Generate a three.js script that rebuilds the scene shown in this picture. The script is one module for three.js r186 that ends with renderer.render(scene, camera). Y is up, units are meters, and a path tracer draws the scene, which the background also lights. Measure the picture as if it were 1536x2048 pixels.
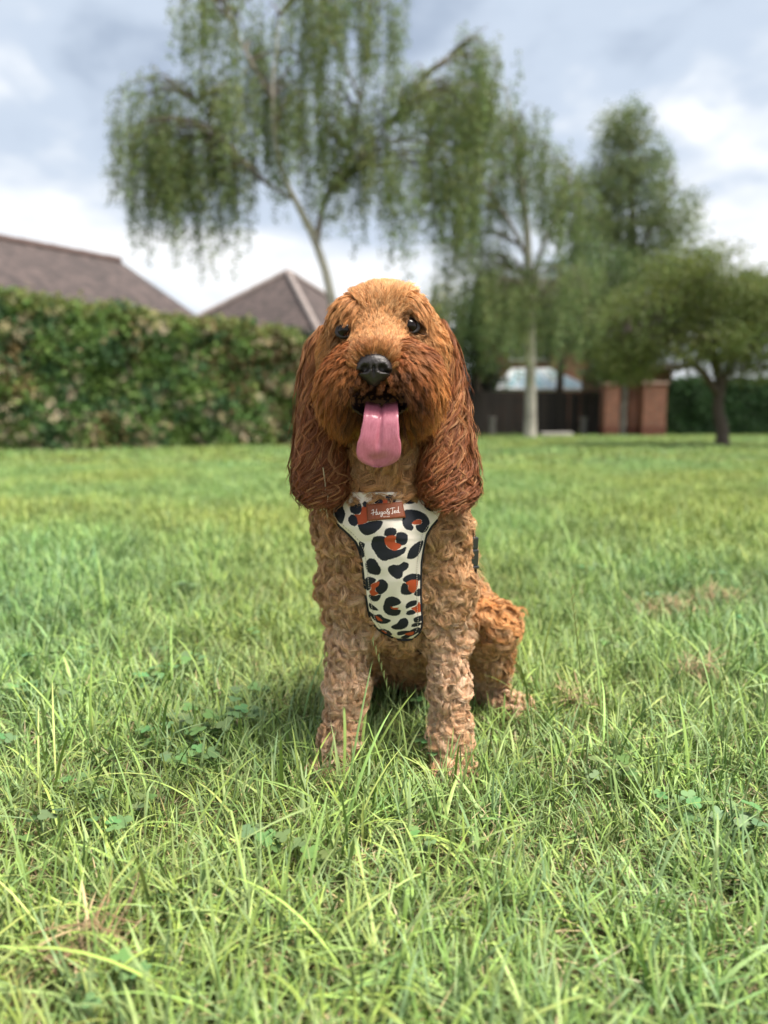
import * as THREE from 'three';
import { mergeGeometries } from 'three/addons/utils/BufferGeometryUtils.js';
import { RoundedBoxGeometry } from 'three/addons/geometries/RoundedBoxGeometry.js';
import { createNoise2D, createNoise3D } from 'simplex-noise';

// ---------------------------------------------------------------- camera, sky, sun, exposure
const F = 1500, CX = 768, CY = 1024, PITCH = THREE.MathUtils.degToRad(7), EYE = 0.43;   // photograph 1536 x 2048, focal length in its pixels
const scene = new THREE.Scene();
const camera = new THREE.PerspectiveCamera(2 * Math.atan(CY / F) * 180 / Math.PI, 0.75, 0.05, 900);
camera.position.set(0, EYE, 0);
camera.rotation.x = -PITCH;
camera.focus = 0.83;
camera.userData.fStop = 3.0;
const EXPOSURE = 6.3, SKY = 0.177;
const renderer = new THREE.WebGLRenderer({ antialias: true });
renderer.setSize(768, 1024);
renderer.toneMapping = THREE.LinearToneMapping;
renderer.toneMappingExposure = EXPOSURE;
renderer.shadowMap.enabled = true;

function mulberry(a) { return () => { a = (a + 0x6d2b79f5) | 0; let t = Math.imul(a ^ (a >>> 15), 1 | a); t = (t + Math.imul(t ^ (t >>> 7), 61 | t)) ^ t; return ((t ^ (t >>> 14)) >>> 0) / 4294967296; }; }
const n3 = createNoise3D(mulberry(11)), n2 = createNoise2D(mulberry(12));
const clamp = THREE.MathUtils.clamp, sstep = THREE.MathUtils.smoothstep, lerp = THREE.MathUtils.lerp;
const V = (x, y, z) => new THREE.Vector3(x, y, z);
const fbm3 = (x, y, z, o = 5) => { let s = 0, a = 0.5; for (let i = 0; i < o; i++, a *= 0.5, x *= 2.03, y *= 2.03, z *= 2.03) s += a * n3(x, y, z); return s; };

{ // broken cloud cover: grey-blue undersides over a bright white band low down, the same all the way round
  const W = 2048, H = 1024, data = new Float32Array(W * H * 4);
  for (let r = 0; r < H; r++) {
    const up = ((r + 0.5) / H - 0.5) * Math.PI, y = Math.sin(up), cy = Math.cos(up), e = up * 180 / Math.PI;
    for (let c = 0; c < W; c++) {
      const a = ((c + 0.5) / W - 0.5) * 2 * Math.PI, x = Math.cos(a) * cy, z = Math.sin(a) * cy, o = (r * W + c) * 4;
      const k = 1 / (Math.max(y, 0) + 0.22), px = x * k, pz = z * k;
      const big = fbm3(px * 0.75 + 3.1, 1.7, pz * 0.75 + 0.4, 4), mid = fbm3(px * 2.1 + 7.0, 5.2 + big, pz * 2.1, 5), fine = fbm3(px * 5 + 1, 9.1, pz * 5, 4);
      let t = clamp(0.56 + big * 0.75 + mid * 0.45 + fine * 0.16, 0, 1);               // 0 grey underside, 1 white
      t = lerp(t, 0.66 + 0.34 * t, 0.9 * (1 - sstep(e, 10, 20)));
      const br = [[0.36, 0.44, 0.57], [0.58, 0.67, 0.80], [1.02, 1.04, 1.06]], q = t < 0.5 ? [0, t * 2] : [1, t * 2 - 1];
      for (let j = 0; j < 3; j++) data[o + j] = lerp(br[q[0]][j], br[q[0] + 1][j], q[1] * q[1] * (3 - 2 * q[1]));
      data[o + 3] = 1;
    }
  }
  const sky = new THREE.DataTexture(data, W, H, THREE.RGBAFormat, THREE.FloatType);
  sky.mapping = THREE.EquirectangularReflectionMapping; sky.magFilter = THREE.LinearFilter; sky.minFilter = THREE.LinearFilter; sky.needsUpdate = true;
  scene.background = sky; scene.environment = sky;
  scene.backgroundIntensity = SKY; scene.environmentIntensity = SKY;
}
const sun = new THREE.DirectionalLight(0xfff7ec, 1.5);
sun.position.set(5.5, 13, 1.0); sun.target.position.set(0, 0, -1);
sun.castShadow = true; sun.shadow.radius = 60; sun.shadow.mapSize.set(4096, 4096);
Object.assign(sun.shadow.camera, { left: -25, right: 25, top: 25, bottom: -25, near: 0.5, far: 60 });
scene.add(sun, sun.target);

// ---------------------------------------------------------------- helpers
const cp = Math.cos(PITCH), sp = Math.sin(PITCH);
function A(x, y, D) {                                   // the point seen at photograph pixel (x, y) that lies D metres ahead of the camera
  const a = (x - CX) / F, b = -(y - CY) / F, dz = b * sp + cp, t = D / dz;
  return V(a * t, EYE + (b * cp - sp) * t, -D);
}
function pix(p) { const y = p.y - EYE, yc = y * cp - p.z * sp, zc = -(y * sp + p.z * cp); return [CX + F * p.x / zc, CY - F * yc / zc]; }
const groundD = (y) => { const b = -(y - CY) / F; return EYE * (b * sp + cp) / -(b * cp - sp); };   // how far off the lawn lies at that pixel row
const taken = {};
function numbered(n) { const k = taken[n] = (taken[n] ?? -1) + 1; return k ? n + '_' + String(k).padStart(3, '0') : n; }
function tag(o, label, category, group, kind) { Object.assign(o.userData, { label, category }); if (group) o.userData.group = group; if (kind) o.userData.kind = kind; return o; }
function shadow(o) { o.castShadow = o.receiveShadow = true; return o; }
function thing(name, pos, label, category, group) { const g = new THREE.Group(); g.name = numbered(name); g.position.copy(pos); scene.add(g); return tag(g, label, category, group); }
function part(name, geo, mat, parent, kind) { const m = shadow(new THREE.Mesh(geo, mat)); m.name = parent === scene ? numbered(name) : name; if (kind) m.userData.kind = kind; parent.add(m); return m; }
function instances(name, geo, mat, list, parent, kind = 'stuff') {   // list of [matrix, colour]
  const m = shadow(new THREE.InstancedMesh(geo, mat, list.length));
  list.forEach(([mt, c], i) => { m.setMatrixAt(i, mt); if (c) m.setColorAt(i, c); });
  m.name = parent === scene ? numbered(name) : name; m.userData.kind = kind; parent.add(m); return m;
}
const rgb = (r, g, b) => new THREE.Color().setRGB(r, g, b);
const std = (c, roughness = 0.8, o = {}) => new THREE.MeshStandardMaterial({ color: c, roughness, ...o });
const leafMat = (o = {}) => new THREE.MeshPhysicalMaterial({ color: 0xffffff, vertexColors: true, roughness: 0.92, transmission: 0.34, thickness: 0, side: THREE.DoubleSide, specularIntensity: 0.6, ...o });
const tmpM = new THREE.Matrix4(), tmpQ = new THREE.Quaternion(), UPV = V(0, 1, 0);
const compose = (p, q, s) => new THREE.Matrix4().compose(p, q, typeof s === 'number' ? V(s, s, s) : s);

class Tris {                                            // a growing indexed mesh
  constructor(nv, ni) { this.p = new Float32Array(nv * 3); this.n = new Float32Array(nv * 3); this.c = new Float32Array(nv * 3); this.i = new Uint32Array(ni); this.v = 0; this.k = 0; }
  vert(x, y, z, nx, ny, nz, c) {
    if ((this.v + 1) * 3 > this.p.length) for (const a of ['p', 'n', 'c']) { const b = new Float32Array(this[a].length * 2); b.set(this[a]); this[a] = b; }
    const o = this.v * 3; this.p[o] = x; this.p[o + 1] = y; this.p[o + 2] = z; this.n[o] = nx; this.n[o + 1] = ny; this.n[o + 2] = nz; this.c[o] = c[0]; this.c[o + 1] = c[1]; this.c[o + 2] = c[2]; return this.v++;
  }
  tri(a, b, c) { if (this.k + 3 > this.i.length) { const t = new Uint32Array(this.i.length * 2); t.set(this.i); this.i = t; } this.i[this.k++] = a; this.i[this.k++] = b; this.i[this.k++] = c; }
  build() {
    const g = new THREE.BufferGeometry();
    g.setAttribute('position', new THREE.BufferAttribute(this.p.slice(0, this.v * 3), 3));
    g.setAttribute('normal', new THREE.BufferAttribute(this.n.slice(0, this.v * 3), 3));
    g.setAttribute('color', new THREE.BufferAttribute(this.c.slice(0, this.v * 3), 3));
    g.setIndex(new THREE.BufferAttribute(this.i.slice(0, this.k), 1)); return g;
  }
}
function taperTube(pts, radii, seg = 24, rad = 10, wob = 0, close = true) {   // a tapered tube along a smooth curve
  const curve = new THREE.CatmullRomCurve3(pts), g = new THREE.TubeGeometry(curve, seg, 1, rad, false), P = g.attributes.position, n = pts.length - 1, c = V(0, 0, 0);
  for (let i = 0; i <= seg; i++) {
    const t = i / seg, f = Math.min(t * n, n - 1e-6), k = Math.floor(f), r = lerp(radii[k], radii[k + 1], f - k);
    curve.getPointAt(t, c);
    const tt = curve.getUtoTmapping(t), f2 = Math.min(tt * n, n - 1e-6), k2 = Math.floor(f2), r2 = lerp(radii[k2], radii[k2 + 1], f2 - k2);
    for (let j = 0; j <= rad; j++) {
      const o = i * (rad + 1) + j, w = 1 + wob * n3(c.x * 3 + Math.cos(j / rad * 6.283) * 2, c.y * 3, c.z * 3 + Math.sin(j / rad * 6.283) * 2);
      P.setXYZ(o, c.x + (P.getX(o) - c.x) * r2 * w, c.y + (P.getY(o) - c.y) * r2 * w, c.z + (P.getZ(o) - c.z) * r2 * w);
    }
  }
  if (close) {                                          // caps
    const idx = Array.from(g.index.array), pos = Array.from(P.array), uv = Array.from(g.attributes.uv.array), nor = Array.from(g.attributes.normal.array);
    for (const i of [0, seg]) {
      const at = curve.getPointAt(i / seg), v0 = pos.length / 3; pos.push(at.x, at.y, at.z); uv.push(0, 0); nor.push(0, 1, 0);
      for (let j = 0; j < rad; j++) { const a = i * (rad + 1) + j; i ? idx.push(v0, a, a + 1) : idx.push(v0, a + 1, a); }
    }
    const h = new THREE.BufferGeometry();
    h.setAttribute('position', new THREE.Float32BufferAttribute(pos, 3)); h.setAttribute('uv', new THREE.Float32BufferAttribute(uv, 2)); h.setAttribute('normal', new THREE.Float32BufferAttribute(nor, 3)); h.setIndex(idx);
    h.computeVertexNormals(); return h;
  }
  g.computeVertexNormals(); return g;
}
function dataTex(w, h, fn, srgb = true, rep) {
  const d = new Uint8Array(w * h * 4);
  for (let y = 0; y < h; y++) for (let x = 0; x < w; x++) { const c = fn(x / w, y / h, x, y), o = (y * w + x) * 4; d[o] = clamp(c[0] * 255, 0, 255); d[o + 1] = clamp(c[1] * 255, 0, 255); d[o + 2] = clamp(c[2] * 255, 0, 255); d[o + 3] = 255; }
  const t = new THREE.DataTexture(d, w, h); t.magFilter = THREE.LinearFilter; t.minFilter = THREE.LinearMipmapLinearFilter; t.wrapS = t.wrapT = THREE.RepeatWrapping;
  if (srgb) t.colorSpace = THREE.SRGBColorSpace; if (rep) t.repeat.set(...rep); t.needsUpdate = true; return t;
}
// noise that tiles: sampled on a torus
const tile = (u, v, s, z = 0) => { const a = u * 6.28318, b = v * 6.28318, r = s / 6.28318; return (n3(Math.cos(a) * r + z, Math.sin(a) * r, Math.cos(b) * r) + n3(Math.sin(b) * r, Math.cos(a) * r + 9 + z, Math.sin(a) * r)) * 0.5; };

// ---------------------------------------------------------------- lawn
const groundY = (x, z) => { const d = Math.hypot(x, z); return (0.012 * n2(x * 0.9, z * 0.9) + 0.006 * n2(x * 3.1 + 5, z * 3.1)) * sstep(d, 0, 1.5) * (d > 40 ? 0 : 1) - 0.004; };
{
  const cuts = []; for (let i = -60; i <= 60; i++) { const t = i / 60; cuts.push(Math.sign(t) * (Math.abs(t) * 6 + Math.pow(Math.abs(t), 6) * 394)); }
  const pos = [], uv = [], idx = [], n = cuts.length;
  for (const z of cuts) for (const x of cuts) { const zz = z - 3; pos.push(x, groundY(x, zz), zz); uv.push(x, zz); }
  for (let j = 0; j < n - 1; j++) for (let i = 0; i < n - 1; i++) { const a = j * n + i; idx.push(a, a + n, a + 1, a + 1, a + n, a + n + 1); }
  const g = new THREE.BufferGeometry(); g.setAttribute('position', new THREE.Float32BufferAttribute(pos, 3)); g.setAttribute('uv', new THREE.Float32BufferAttribute(uv, 2)); g.setIndex(idx); g.computeVertexNormals();
  const t = dataTex(512, 512, (u, v) => { const a = tile(u, v, 30), b = tile(u, v, 9, 4), c = tile(u, v, 90, 8), k = 0.5 + 0.35 * a + 0.3 * c; return [0.24 + 0.16 * k + 0.06 * b, 0.26 + 0.12 * k, 0.13 + 0.07 * k + 0.03 * b]; }, true, [0.9, 0.9]);
  const m = part('lawn_ground', g, std(0xffffff, 1, { map: t }), scene, 'structure');
  tag(m, 'soil and thatch of the lawn under the grass', 'ground');
}

// ---------------------------------------------------------------- leaves and trees
const rT = mulberry(77);
const rnd = (r, a, b) => a + (b - a) * r();
function leafInto(T, p, dir, nrm, len, wid, col) {       // a folded leaf of four faces
  const w = V(0, 0, 0).crossVectors(dir, nrm).normalize(), n = V(0, 0, 0).crossVectors(w, dir).normalize();
  const mid = p.clone().addScaledVector(dir, len * 0.45), tip = p.clone().addScaledVector(dir, len).addScaledVector(n, -len * 0.12);
  const a = mid.clone().addScaledVector(w, wid / 2).addScaledVector(n, wid * 0.16), b = mid.clone().addScaledVector(w, -wid / 2).addScaledVector(n, wid * 0.16);
  const n1 = n.clone().addScaledVector(w, -0.3).normalize(), n2_ = n.clone().addScaledVector(w, 0.3).normalize();
  let i = T.vert(p.x, p.y, p.z, n1.x, n1.y, n1.z, col), j = T.vert(a.x, a.y, a.z, n1.x, n1.y, n1.z, col), k = T.vert(tip.x, tip.y, tip.z, n1.x, n1.y, n1.z, col);
  T.tri(i, j, k);
  i = T.vert(p.x, p.y, p.z, n2_.x, n2_.y, n2_.z, col); j = T.vert(b.x, b.y, b.z, n2_.x, n2_.y, n2_.z, col); k = T.vert(tip.x, tip.y, tip.z, n2_.x, n2_.y, n2_.z, col);
  T.tri(i, k, j);
}
const rv = (r) => { const z = r() * 2 - 1, a = r() * 6.28318, s = Math.sqrt(1 - z * z); return V(s * Math.cos(a), z, s * Math.sin(a)); };
function tressGeo(L, size, dens, seed) {                 // a hanging twig with its leaves, hung at the origin
  const r = mulberry(seed), T = new Tris(4000, 9000), sway = rnd(r, -0.12, 0.12), sw2 = rnd(r, -0.12, 0.12);
  const at = (t) => V(sway * Math.sin(t * 2.4) * L * 0.5, -t * L, sw2 * Math.sin(t * 2.1 + 1) * L * 0.5);
  for (let k = 0; k < 10; k++) { const a = at(k / 10), b = at((k + 1) / 10), w = 0.0035, c = [0.09, 0.06, 0.045]; for (const [dx, dz] of [[w, 0], [0, w]]) { const v = [T.vert(a.x - dx, a.y, a.z - dz, 0, 0.3, 1, c), T.vert(a.x + dx, a.y, a.z + dz, 0, 0.3, 1, c), T.vert(b.x + dx, b.y, b.z + dz, 0, 0.3, 1, c), T.vert(b.x - dx, b.y, b.z - dz, 0, 0.3, 1, c)]; T.tri(v[0], v[1], v[2]); T.tri(v[0], v[2], v[3]); } }
  const n = Math.round(L * dens);
  for (let k = 0; k < n; k++) {
    const t = Math.pow(r(), 0.85), p = at(t), d = rv(r); d.y -= 0.9; d.normalize(); p.addScaledVector(V(rnd(r, -1, 1), 0, rnd(r, -1, 1)), 0.11);
    const g = rnd(r, 0.75, 1.25), y = rnd(r, 0.85, 1.2);
    leafInto(T, p, d, rv(r), size * rnd(r, 0.75, 1.25), size * rnd(r, 0.65, 0.9), [0.20 * g * y, 0.265 * g, 0.092 * g]);
  }
  return T.build();
}
function sprayGeo(R, n, size, seed, flat = 0.6, ratio = 0.62) {   // a leafy twig end: leaves about the origin, within R
  const r = mulberry(seed), T = new Tris(2000, 4000);
  for (let k = 0; k < n; k++) {
    const p = rv(r).multiplyScalar(R * Math.cbrt(r())); p.y *= flat; const d = rv(r); d.addScaledVector(p, 1.2 / R); d.y -= 0.25; d.normalize();
    const nn = rv(r); nn.y += 1.1; const g = rnd(r, 0.75, 1.25), y = rnd(r, 0.9, 1.15);
    leafInto(T, p, d, nn, size * rnd(r, 0.7, 1.3), size * ratio * rnd(r, 0.8, 1.2), [g * y, g, g]);
  }
  return T.build();
}
const barkTex = dataTex(256, 512, (u, v) => {             // birch bark: pale, with dark lenticels and scars
  const h = tile(u, v, 6), s = tile(u * 1, v * 6 % 1, 14, 3), d = sstep(tile(u, (v * 4) % 1, 10, 6), 0.28, 0.5), k = 0.74 + 0.1 * h + 0.06 * s; return [lerp(k, 0.13, d), lerp(k * 0.97, 0.115, d), lerp(k * 0.9, 0.1, d)];
}, true, [1, 3]);
const limbBark = std(rgb(0.24, 0.21, 0.18), 0.9), birchBark = std(0xffffff, 0.85, { map: barkTex }), darkBark = std(rgb(0.085, 0.065, 0.05), 0.95), greyBark = std(rgb(0.14, 0.115, 0.09), 0.95);
const tressVariants = []; for (let i = 0; i < 6; i++) tressVariants.push([0.9, 1.3, 1.8, 2.2, 1.0, 1.5][i]);
const tressGeos = tressVariants.map((L, i) => tressGeo(L, 0.066, 52, 100 + i));
const canopyMat = leafMat();

function weepingBirch(name, base, limbs, lobes, nBranch, label, tint, seed, tress = 1, group) {
  // limbs: [points, radii] pixel-free, in metres relative to the base; lobes: [centre, radii, how many tresses]
  const r = mulberry(seed), t = thing(name, base, label, 'tree', group);
  part('trunk', taperTube(limbs[0][0], limbs[0][1], 40, 12, 0.08), birchBark, t);
  limbs.slice(1).forEach(([p, q]) => part('limb', taperTube(p, q.map((v) => v * 0.8), 24, 8, 0.06), limbBark, t));
  const lists = tressGeos.map(() => []), nodes = [];
  for (const [p] of limbs) { const c = new THREE.CatmullRomCurve3(p); for (let k = 4; k <= 14; k++) nodes.push(c.getPoint(k / 14)); }
  const boughs = [];
  for (const [c, rad, n, up] of lobes) {
    const nb = Math.max(4, Math.round(n / nBranch * 1.5));
    for (let b = 0; b < nb; b++) {                        // a thin bough arching out into the lobe, with tresses hung along it
      const d = rv(r); d.y = Math.abs(d.y) * 0.9 + (up ?? -0.25); const e = V(c.x + d.x * rad.x * rnd(r, 0.3, 1), c.y + d.y * rad.y * rnd(r, 0.3, 1), c.z + d.z * rad.z * rnd(r, 0.3, 1));
      let best = null, bd = 1e9; for (const q of nodes) { const dd = q.distanceTo(e) + (q.y > e.y - 0.2 ? 1.2 : 0); if (dd < bd) { bd = dd; best = q; } }
      const m = best.clone().lerp(e, 0.55); m.y += bd * 0.16; const tip = e.clone(); tip.y -= 0.35;
      const dirOut = e.clone().sub(best).setY(0).normalize(); tip.addScaledVector(dirOut, 0.3);
      const cu = new THREE.CatmullRomCurve3([best.clone(), m, e, tip]); boughs.push(taperTube([best.clone(), m, e, tip], [0.028, 0.018, 0.009, 0.003], 12, 5, 0, false));
      const nt = Math.round(n * 0.88 / nb);
      for (let k = 0; k < nt; k++) {
        const q = cu.getPoint(rnd(r, 0.5, 1)).add(V(rnd(r, -0.4, 0.4), rnd(r, -0.2, 0.35), rnd(r, -0.4, 0.4)));
        const v = Math.floor(r() * 6), g = rnd(r, 0.78, 1.25);
        tmpQ.setFromEuler(new THREE.Euler(rnd(r, -0.14, 0.14), r() * 6.28, rnd(r, -0.14, 0.14)));
        lists[v].push([compose(q, tmpQ, rnd(r, 0.75, 1.05) * tress), rgb(tint[0] * g * rnd(r, 0.92, 1.1), tint[1] * g, tint[2] * g)]);
      }
    }
  }
  part('boughs', mergeGeometries(boughs), greyBark, t, 'stuff').name = 'bough';
  lists.forEach((l, i) => { if (l.length) instances('crown', tressGeos[i], canopyMat, l, t); });
  return t;
}
const sprayGeos = [1, 2, 3, 4].map((k) => sprayGeo(0.34, 30, 0.085, 300 + k));
function leafyTree(name, base, limbs, lobes, label, tint, seed, bark = darkBark, scale = 1, group, geos = sprayGeos) {
  const r = mulberry(seed), t = thing(name, base, label, 'tree', group);
  limbs.forEach(([p, q], i) => part(i ? 'limb' : 'trunk', taperTube(p, q, 24, 9, 0.1), bark, t));
  const lists = geos.map(() => []), nodes = [], twigs = [];
  for (const [p] of limbs) { const c = new THREE.CatmullRomCurve3(p); for (let k = 6; k <= 14; k++) nodes.push(c.getPoint(k / 14)); }
  for (const [c, rad, n] of lobes) for (let k = 0; k < n; k++) {
    const d = rv(r), s = Math.pow(r(), 0.42), p = V(c.x + d.x * rad.x * s, c.y + d.y * rad.y * s, c.z + d.z * rad.z * s);
    const wob = n3(p.x * 0.9 + seed, p.y * 0.9, p.z * 0.9); if (wob < -0.42) continue;
    const g = rnd(r, 0.75, 1.25) * (1 + 0.2 * wob);
    tmpQ.setFromEuler(new THREE.Euler(rnd(r, -0.6, 0.6), r() * 6.28, rnd(r, -0.6, 0.6)));
    lists[Math.floor(r() * geos.length)].push([compose(p, tmpQ, scale * rnd(r, 0.75, 1.2)), rgb(tint[0] * g * rnd(r, 0.9, 1.15), tint[1] * g, tint[2] * g)]);
    if (k % 5 === 0) { let b = nodes[0]; for (const q of nodes) if (q.distanceTo(p) < b.distanceTo(p)) b = q; const m = b.clone().lerp(p, 0.5); m.y += 0.1; twigs.push(taperTube([b.clone(), m, p], [0.02, 0.012, 0.004], 6, 4, 0, false)); }
  }
  if (twigs.length) part('twig', mergeGeometries(twigs), bark, t, 'stuff');
  lists.forEach((l, i) => { if (l.length) instances('crown', geos[i], canopyMat, l, t); });
  return t;
}
const rel = (b) => (x, y, D) => A(x, y, D).sub(b);
const px = (n, D) => n * D / F;                           // a width of n photograph pixels at distance D, in metres

{ // the large weeping birch behind the hedge
  const D = 16, b = A(678, 700, D); b.y = 0; const R = rel(b);
  weepingBirch('weeping_birch', b, [
    [[V(0, -0.1, 0), R(668, 640, D), R(650, 540, D), R(618, 455, D), R(590, 400, D - 0.3), R(560, 330, D - 0.6), R(545, 200, D - 0.8), R(560, 30, D - 0.5)], [0.13, 0.10, 0.085, 0.072, 0.056, 0.04, 0.026, 0.012]],
    [[R(632, 490, D), R(650, 400, D + 0.5), R(690, 330, D + 0.6), R(720, 200, D + 0.4), R(740, 0, D + 0.5)], [0.09, 0.075, 0.06, 0.045, 0.02]],
    [[R(590, 400, D - 0.3), R(540, 370, D - 0.5), R(470, 300, D - 0.6), R(380, 190, D - 0.4), R(300, 130, D - 0.4)], [0.05, 0.036, 0.026, 0.018, 0.008]],
    [[R(690, 330, D + 0.6), R(760, 270, D + 0.4), R(850, 150, D), R(930, 90, D), R(975, 50, D)], [0.06, 0.05, 0.035, 0.022, 0.008]],
    [[R(545, 200, D - 0.8), R(470, 60, D - 0.6), R(420, -80, D - 0.6)], [0.04, 0.025, 0.01]],
    [[R(720, 200, D + 0.4), R(650, 20, D + 0.3), R(620, -150, D)], [0.04, 0.025, 0.01]],
  ], [
    [R(330, 290, D - 0.3), V(px(95, D), px(120, D), 1.2), 125],
    [R(290, 200, D), V(px(35, D), px(50, D), 0.6), 16, 0],
    [R(400, 190, D - 0.3), V(px(120, D), px(90, D), 1.2), 85],
    [R(430, 330, D - 0.4), V(px(110, D), px(130, D), 1.3), 100],
    [R(560, 200, D), V(px(150, D), px(170, D), 1.6), 130],
    [R(480, 30, D), V(px(150, D), px(110, D), 1.5), 90],
    [R(680, 40, D), V(px(150, D), px(140, D), 1.5), 110],
    [R(700, 270, D + 0.3), V(px(110, D), px(130, D), 1.4), 90],
    [R(830, 200, D + 0.2), V(px(110, D), px(110, D), 1.2), 90], [R(905, 190, D), V(px(75, D), px(110, D), 1.0), 75], [R(870, 330, D), V(px(80, D), px(80, D), 1.0), 80],
    [R(955, 120, D), V(px(45, D), px(75, D), 0.6), 60],
    [R(780, 330, D), V(px(110, D), px(70, D), 1.0), 45],
    [R(580, -120, D), V(px(210, D), px(120, D), 1.8), 90],
  ], 9, 'large weeping birch with pale forked trunk standing behind the leafy hedge', [1, 1, 1], 5, 1, 'birch trees');
}
{ // the second birch, in front of the dark fence
  const D = groundD(876), b = A(1060, 876, D); b.y = 0; const R = rel(b);
  weepingBirch('silver_birch', b, [
    [[V(0, -0.1, 0), R(1061, 780, D), R(1060, 690, D), R(1058, 560, D), R(1050, 420, D), R(1030, 290, D), R(1010, 170, D)], [0.16, 0.125, 0.115, 0.1, 0.075, 0.045, 0.015]],
    [[R(1058, 570, D), R(1090, 480, D), R(1130, 390, D + 0.4), R(1150, 310, D + 0.4)], [0.06, 0.05, 0.035, 0.012]],
    [[R(1056, 520, D), R(1010, 430, D - 0.4), R(960, 370, D - 0.4)], [0.06, 0.045, 0.015]],
  ], [
    [R(1000, 260, D), V(px(90, D), px(110, D), 1.3), 90],
    [R(960, 400, D - 0.2), V(px(60, D), px(120, D), 1.2), 80],
    [R(1060, 330, D), V(px(70, D), px(100, D), 1.2), 60],
    [R(1130, 400, D + 0.3), V(px(75, D), px(110, D), 1.3), 80],
    [R(1000, 560, D), V(px(85, D), px(90, D), 1.2), 110],
    [R(1110, 560, D), V(px(90, D), px(90, D), 1.3), 85],
    [R(930, 520, D), V(px(30, D), px(90, D), 0.8), 30],
  ], 8, 'slender birch with white lower trunk in front of the dark board fence', [0.95, 0.98, 1.0], 9, 0.95, 'birch trees');
}
{ // taller tree behind, no trunk in view
  const D = 24, b = A(1270, 840, D); b.y = 0; const R = rel(b);
  leafyTree('tall_tree', b, [[[V(0, -0.1, 0), R(1268, 700, D), R(1265, 500, D), R(1262, 350, D), R(1255, 230, D)], [0.2, 0.16, 0.12, 0.07, 0.02]], [[R(1266, 560, D), R(1220, 450, D), R(1190, 350, D)], [0.09, 0.06, 0.02]], [[R(1265, 520, D), R(1320, 430, D), R(1350, 380, D)], [0.09, 0.06, 0.02]]], [
    [R(1255, 260, D), V(px(60, D), px(50, D), 1.0), 120], [R(1270, 340, D), V(px(72, D), px(60, D), 1.2), 200], [R(1190, 380, D), V(px(55, D), px(90, D), 1.2), 200], [R(1300, 440, D), V(px(105, D), px(70, D), 1.6), 330], [R(1200, 520, D), V(px(90, D), px(100, D), 1.5), 330], [R(1310, 560, D), V(px(90, D), px(80, D), 1.5), 260],
  ], 'tall loose-crowned tree rising behind the birch and the small broad tree', [0.165, 0.225, 0.095], 21, greyBark, 1.1, 'trees beyond the lawn');
}
{ // dense green trees between birch and house
  const D = 21, b = A(955, 845, D); b.y = 0; const R = rel(b);
  leafyTree('dense_tree', b, [[[V(0, -0.1, 0), R(955, 760, D), R(950, 680, D), R(945, 600, D)], [0.14, 0.11, 0.08, 0.03]]], [[R(945, 650, D), V(px(70, D), px(70, D), 1.0), 170], [R(975, 600, D), V(px(50, D), px(60, D), 0.9), 90], [R(920, 690, D), V(px(40, D), px(40, D), 0.7), 60], [R(958, 705, D), V(px(42, D), px(45, D), 0.7), 90]], 'dense mid green tree beside the pavilion roof, behind the dark fence', [0.08, 0.145, 0.05], 31, darkBark, 1, 'trees beyond the lawn');
  const D2 = 22, b2 = A(1120, 845, D2); b2.y = 0; const R2 = rel(b2);
  leafyTree('dense_tree', b2, [[[V(0, -0.1, 0), R2(1120, 760, D2), R2(1125, 680, D2), R2(1130, 580, D2)], [0.14, 0.11, 0.08, 0.03]]], [[R2(1130, 620, D2), V(px(85, D2), px(75, D2), 1.1), 210], [R2(1160, 540, D2), V(px(60, D2), px(80, D2), 1.0), 120], [R2(1080, 640, D2), V(px(45, D2), px(45, D2), 0.8), 60]], 'bluish green leafy tree between the birch and the tall tree', [0.07, 0.135, 0.055], 32, darkBark, 1, 'trees beyond the lawn');
  const D5 = 21.8, b5 = A(962, 850, D5); b5.y = 0; const R5 = rel(b5);
  leafyTree('dark_shrub', b5, [[[V(0, -0.1, 0), R5(962, 810, D5), R5(963, 760, D5)], [0.06, 0.05, 0.02]]], [[R5(962, 765, D5), V(px(48, D5), px(50, D5), 0.6), 170]], 'very dark evergreen shrub poking over the fence beside the dense tree', [0.022, 0.04, 0.022], 35, darkBark, 1, 'trees beyond the lawn');
  const D4 = 26.8, b4 = A(1095, 845, D4); b4.y = 0; const R4 = rel(b4);
  leafyTree('garden_tree', b4, [[[V(0, -0.1, 0), R4(1095, 760, D4), R4(1098, 690, D4)], [0.1, 0.08, 0.03]]], [[R4(1075, 690, D4), V(px(75, D4), px(24, D4), 0.7), 110], [R4(1160, 680, D4), V(px(55, D4), px(35, D4), 0.7), 100]], 'leafy garden tree standing between the glass pavilion and the brick house', [0.07, 0.125, 0.045], 34, darkBark, 1, 'trees beyond the lawn');
  const D3 = 26, b3 = A(875, 845, D3); b3.y = 0; const R3 = rel(b3);
  leafyTree('lime_shrub', b3, [[[V(0, -0.1, 0), R3(875, 740, D3), R3(876, 640, D3)], [0.12, 0.09, 0.03]]], [[R3(876, 610, D3), V(px(48, D3), px(45, D3), 0.8), 80], [R3(860, 660, D3), V(px(50, D3), px(60, D3), 0.8), 80]], 'yellow green shrub glowing between the dog and the dense tree', [0.21, 0.24, 0.05], 33, darkBark, 1, 'trees beyond the lawn');
}
const fineSprays = [1, 2, 3, 4].map((k) => sprayGeo(0.26, 34, 0.05, 340 + k));
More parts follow.
